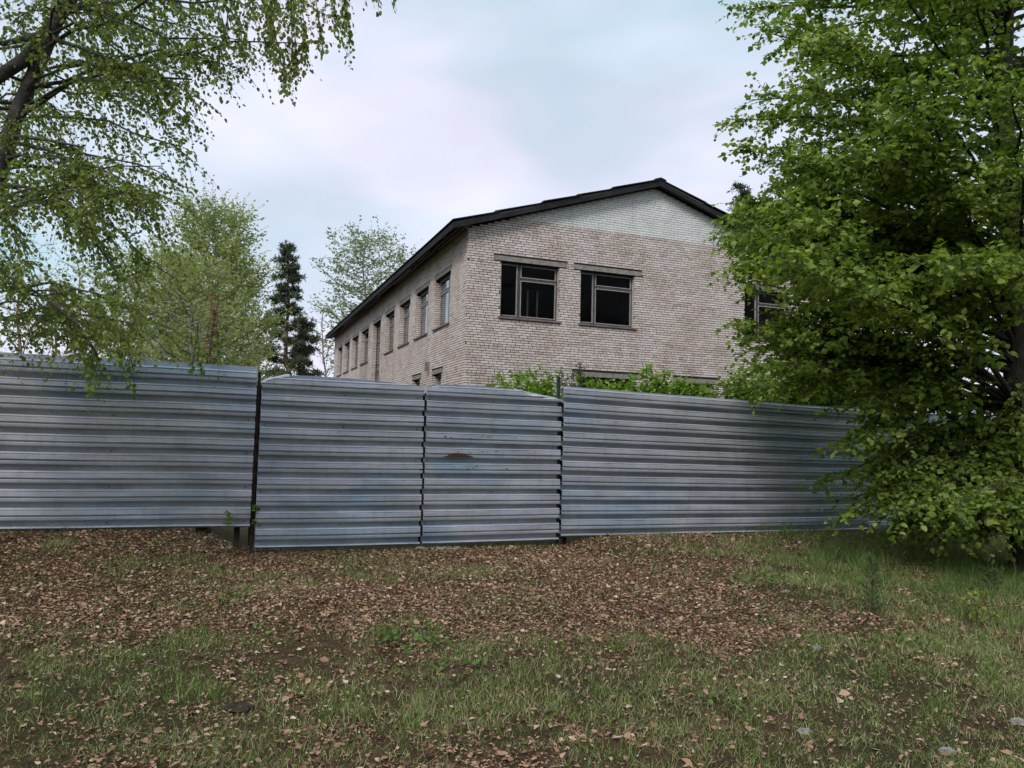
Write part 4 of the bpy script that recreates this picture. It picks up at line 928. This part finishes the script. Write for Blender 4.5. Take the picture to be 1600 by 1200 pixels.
x, y = scatter(600000, 15.0, 0.95); g = gmask(x, y); cl = vnoise(x, y, .12, 21) * .6 + vnoise(x, y, .35, 22) * .4
k_ = (rng.random(len(x)) < np.clip(g * 1.25 - .02, .16, 1) * np.clip(cl * 2.2 - .45, .05, 1)); x, y = x[k_], y[k_]
fd = x * FN[0] + (y - 11) * FN[1]; k_ = fd < -.03; x, y = x[k_], y[k_]; n = len(x)
tall = 0.6 + 1.0 * vnoise(x, y, .8, 23) + .5 * sstep(2, 5, x)
mb = MB(); blades(mb, x, y, rng.uniform(.02, .075, n) * tall, rng.uniform(.0025, .0048, n) * (0.8 + .08 * y), .6, spread=.45)
tag(mb.build('grass', M['grass']), 'short patchy green and straw-coloured grass among the fallen leaves', 'grass', kind='stuff')
# tufts
mb = MB(); tx, ty = [], []
cent = [(rng.uniform(-4, 7), rng.uniform(3.6, 7.5)) for _ in range(150)] + [(rng.uniform(3.2, 9), rng.uniform(5.6, 12.5)) for _ in range(120)] + [(rng.uniform(3.6, 7.2), rng.uniform(7.2, 10.5)) for _ in range(150)]
cent += [tuple(at(a, b, 1)[:2] * 0 + q_) for a, b, q_ in ()]
for cx, cy in cent:
    if gmask(np.array([cx]), np.array([cy]))[0] < .45 or abs(cx) > .74 * cy + .5 or fdist(np.array([cx, cy, 0])) > -.15: continue
    m_ = int(rng.uniform(16, 50)); r_ = rng.uniform(.03, .10); tx.append(cx + rng.normal(0, r_, m_)); ty.append(cy + rng.normal(0, r_, m_))
# strip of weeds along the foot of the right fence
t = rng.uniform(1.2, 11, 900); t = t[vnoise(t, t * 0, .5, 31) > .45]; o_ = rng.uniform(.08, .35, len(t)); pp = fence_pt(t, t * 0, o_); tx.append(pp[:, 0]); ty.append(pp[:, 1])
t = rng.uniform(-9, 1.0, 700); o_ = rng.uniform(.08, .3, len(t)); pp = fence_pt(t, t * 0, o_); tx.append(pp[:, 0]); ty.append(pp[:, 1])
x = np.concatenate(tx); y = np.concatenate(ty); n = len(x); hb = .08 + .09 * vnoise(x, y, 1.2, 33) + .26 * sstep(2.8, 4.6, x) * sstep(5.8, 7.2, y) * vnoise(x, y, .9, 34)
blades(mb, x, y, hb * rng.uniform(.5, 1.3, n), rng.uniform(.003, .006, n), .5, spread=.3)
tag(mb.build('grass_tufts', M['grass_tuft']), 'taller green grass tufts towards the right foreground and fence foot', 'grass', kind='stuff')
# low broad-leaved weeds
mb = MB(); 
for (px, py, dep, n_, r_) in ((655, 1018, 5.9, 90, .16), (1190, 918, 8.5, 110, .26), (700, 1060, 5.3, 40, .12), (430, 1000, 6.2, 24, .12), (370, 965, 7.0, 24, .12), (1010, 905, 9.0, 30, .15), (1420, 1010, 6.5, 40, .15), (230, 905, 8.6, 40, .3), (1130, 1100, 4.9, 40, .12)):
    c_ = at(px, py, dep); xx = c_[0] + rng.normal(0, r_, n_); yy = c_[1] + rng.normal(0, r_, n_); a = rng.random(n_) * 6.28
    leaves_mesh(mb, np.stack([xx, yy, ground_z(xx, yy) + rng.uniform(.01, .06, n_)], -1), np.stack([np.cos(a), np.sin(a), rng.uniform(.1, .9, n_)], -1), np.array([0, 0, 1.]) + rng.normal(0, .4, (n_, 3)), rng.uniform(.03, .055, n_))
tag(mb.build('low_weeds', M['weed']), 'low patches of small green weeds among the leaves', 'weeds', kind='stuff')

def on_ground(px, py):
    for d in np.linspace(3, 16, 1300):
        p = at(px, py, d)
        if p[2] <= ground_z(p[0], p[1]): return p
    return p
# dead twigs
mb = MB()
for q in range(85):
    x0, y0 = rng.uniform(-5, 7), rng.uniform(3.6, 12); 
    if fdist(np.array([x0, y0, 0])) > -.5: continue
    a = rng.random() * 6.28; L1 = rng.uniform(.08, .32); P = np.array([[x0 + L1 * u * math.cos(a) + rng.normal(0, .008), y0 + L1 * u * math.sin(a) + rng.normal(0, .008), 0] for u in np.linspace(0, 1, 4)])
    P[:, 2] = ground_z(P[:, 0], P[:, 1]) + .02 + rng.uniform(0, .02, 4); mb.tube(P, np.linspace(.0035, .0015, 4), 4)
tag(mb.build('fallen_twigs', M['twig']), 'thin dead twigs scattered over leaves and grass', 'twigs', kind='stuff')
# tall dry stalks
for px, py, hh, ln, lab in ((1415, 868, .42, .02, 'pale dry stalk leftmost of those before the dark fence'), (1450, 868, .36, -.01, 'short dry stalk before the dark fence, second of the pale stalks'), (1462, 880, .55, .0, 'tallest straight dry stalk standing before the dark fence'), (1520, 875, .40, .12, 'leaning dry stalk below the lowest leaves of the tree'), (1588, 905, .85, -.42, 'long arching dry stem beside the broadleaf tree trunk')):
    b_ = on_ground(px, py); P = np.array([b_ + [ln * u * u, 0, hh * u] for u in np.linspace(0, 1, 7)]); mb = MB(); mb.tube(P, np.linspace(.0045, .0025, 7), 5)
    D = rng.normal(0, 1, (14, 3)) * [.4, .4, .2] + [0, 0, .8]; leaves_mesh(mb, P[-1] - np.array([0, 0, 1.]) * rng.uniform(0, .08, (14, 1)), D, rng.normal(0, 1, (14, 3)), rng.uniform(.02, .035, 14), LEAF4)
    tag(mb.build('dry_stalk', M['stalk']), lab, 'stalk', 'dry stalks by the right fence')
# stones
def rock(c, s, seed):
    r2_ = random.Random(seed); mb = MB(); nu, nv = 9, 6; V = []
    for a in range(nv):
        th = math.pi * (a + .5) / nv
        for b in range(nu):
            ph = 2 * math.pi * b / nu; q = s * (1 + r2_.uniform(-.2, .2)); V.append([c[0] + q * 1.2 * math.sin(th) * math.cos(ph), c[1] + q * math.sin(th) * math.sin(ph), c[2] + q * .6 * math.cos(th)])
    Fq = [[a * nu + b, (a + 1) * nu + b, (a + 1) * nu + (b + 1) % nu, a * nu + (b + 1) % nu] for a in range(nv - 1) for b in range(nu)]
    mb.add(V, Fq); mb.add(V[:nu] + [[c[0], c[1], c[2] + .6 * s]], [[q, (q + 1) % nu, nu] for q in range(nu)]); return mb
for q, (px, py, s, lab) in enumerate(((1277, 1014, .045, 'small pale flat stone in the grass between brown leaf patches'), (1482, 1178, .05, 'round pale stone in the grass near the lower right corner'), (1590, 1130, .05, 'pale stone at the right edge of the grass'), (1258, 1146, .045, 'pale stone lying beside a brown leaf in the lower grass'), (1228, 926, .05, 'small grey stone just right of the green weed patch'))):
    p = on_ground(px, py); tag(rock((p[0], p[1], p[2] + s * .12), s * .8, q).build('stone', M['stone']), lab, 'stone', 'stones in the grass')
# rubble under the gate
mb = MB()
for q in range(60):
    t = rng.uniform(-1.3, -.75) if q < 40 else rng.uniform(-4.6, -3.7); p = fence_pt(t, 0.0, rng.uniform(-.02, .2) if q < 40 else rng.uniform(-.2, .1)); s = rng.uniform(.012, .035); r_ = rock((p[0], p[1], float(ground_z(p[0], p[1])) + s * .4), s, 50 + q)
    for v_, f_ in zip(r_.v, r_.f): pass
    off = mb.n; mb.v += r_.v; mb.f += [f_ + off for f_ in r_.f]; mb.n += r_.n
tag(mb.build('gravel_heap', M['concrete']), 'little heap of grey gravel under the inner corner of the right gate leaf', 'gravel', kind='stuff')
# small hollow in the grass
p = on_ground(372, 1112); mb = MB(); nu = 14; V = []
for rr_, zz in ((.085, .012), (.06, .030), (.045, .012), (.02, -.0)):
    for b in range(nu): ph = 2 * math.pi * b / nu; q = rr_ * (1 + .18 * math.sin(3 * ph + rr_ * 60)); V.append([p[0] + q * math.cos(ph), p[1] + q * math.sin(ph) * .8, p[2] + zz + .01])
mb.add(V, [[a * nu + b, a * nu + (b + 1) % nu, (a + 1) * nu + (b + 1) % nu, (a + 1) * nu + b] for a in range(3) for b in range(nu)])
mb.add(V[-nu:] + [[p[0], p[1], p[2] + .005]], [[q, (q + 1) % nu, nu] for q in range(nu)])
tag(mb.build('burrow_mound', M['earth'], smooth=True), 'small dark burrow hole ringed by dead leaves in the lower left grass', 'burrow')
# saplings at the right
b_ = on_ground(1525, 985); F = Foliage()
for px, py, dd in ((1505, 935, 0), (1530, 948, 0.0), (1560, 958, 0), (1518, 910, .05)):
    e = at(px, py, b_[1] - .02 + dd); P = F.limb(b_, e, .005, .002, arch=.1, sides=4, n=6); F.spray(P, .55, .05, (.04, .09), vert=.3, ls=.05, lsp=.03, ntilt=.4)
F.finish('oak_sapling', 'tiny yellow-green sapling in the grass near the right edge', 'sapling', b_, M['leaf_yellow'], M['bark'], crown='leaves', trunk='stem')
for px, py, hh, lab in ((1362, 962, .52, 'small dark pine seedling in the grass before the dark fence'), (1545, 925, .40, 'low dark pine seedling near the foot of the broadleaf tree')):
    b_ = on_ground(px, py); F = Foliage(); F.w.tube(np.array([b_, b_ + [.01, 0, hh * .5], b_ + [0, 0, hh]]), [.008, .005, .002], 5)
    for q in range(22):
        u = rng.uniform(.12, 1); a = rng.random() * 6.28; r_ = .16 * (1.15 - u); e = b_ + np.array([r_ * math.cos(a), r_ * math.sin(a), hh * u + .04]); P = F.limb(b_ + [0, 0, hh * u * .92], e, .003, .001, arch=0, sides=3, n=4)
        C, T = sample(P, rng.uniform(.1, 1, 60)); leaves_mesh(F.l, C, nrm(T * .7 + rng.normal(0, .6, C.shape) + [0, 0, .4]), rng.normal(0, 1, C.shape), rng.uniform(.03, .06, 60), (np.array([[0, 0, 0], [.5, .04, 0], [1, 0, 0], [.5, -.04, 0]]), [[0, 1, 2], [0, 2, 3]]))
    F.finish('pine_seedling', lab, 'seedling', b_, M['needle_young'], M['bark'], 'pine seedlings in the grass', crown='needles', trunk='stem')
# weed sprigs at the left fence foot
for px, py, lab in ((398, 800, 'small green sprig growing at the joint of fence and gate'), (357, 806, 'small sprig against the foot of the left fence')):
    t_ = (at(px, py, 1)[0:2]); d_ = [d for d in np.linspace(8, 11, 300) if fdist(at(px, py, d)) < -.13][-1]; e = at(px, py, d_); b_ = np.array([e[0], e[1], 0.]); b_[2] = ground_z(b_[0], b_[1])
    F = Foliage(); P = F.limb(b_, e + [0, 0, .06], .003, .0015, arch=0, sides=4, n=5); F.spray(P, .6, .03, (.03, .08), vert=.4, ls=.04, lsp=.03, ntilt=.6)
    F.finish('weed_sprig', lab, 'weed', b_, M['leaf_shrub'], M['bark'], crown='leaves', trunk='stem')
T_ = {}
for o in sc.objects:
    if o.type == 'MESH': T_[o.name] = len(o.data.loops) - 2 * len(o.data.polygons)
open('/tmp/tris.txt', 'w').write(str(sum(T_.values())) + str(sorted(T_.items(), key=lambda q: -q[1])[:14]))
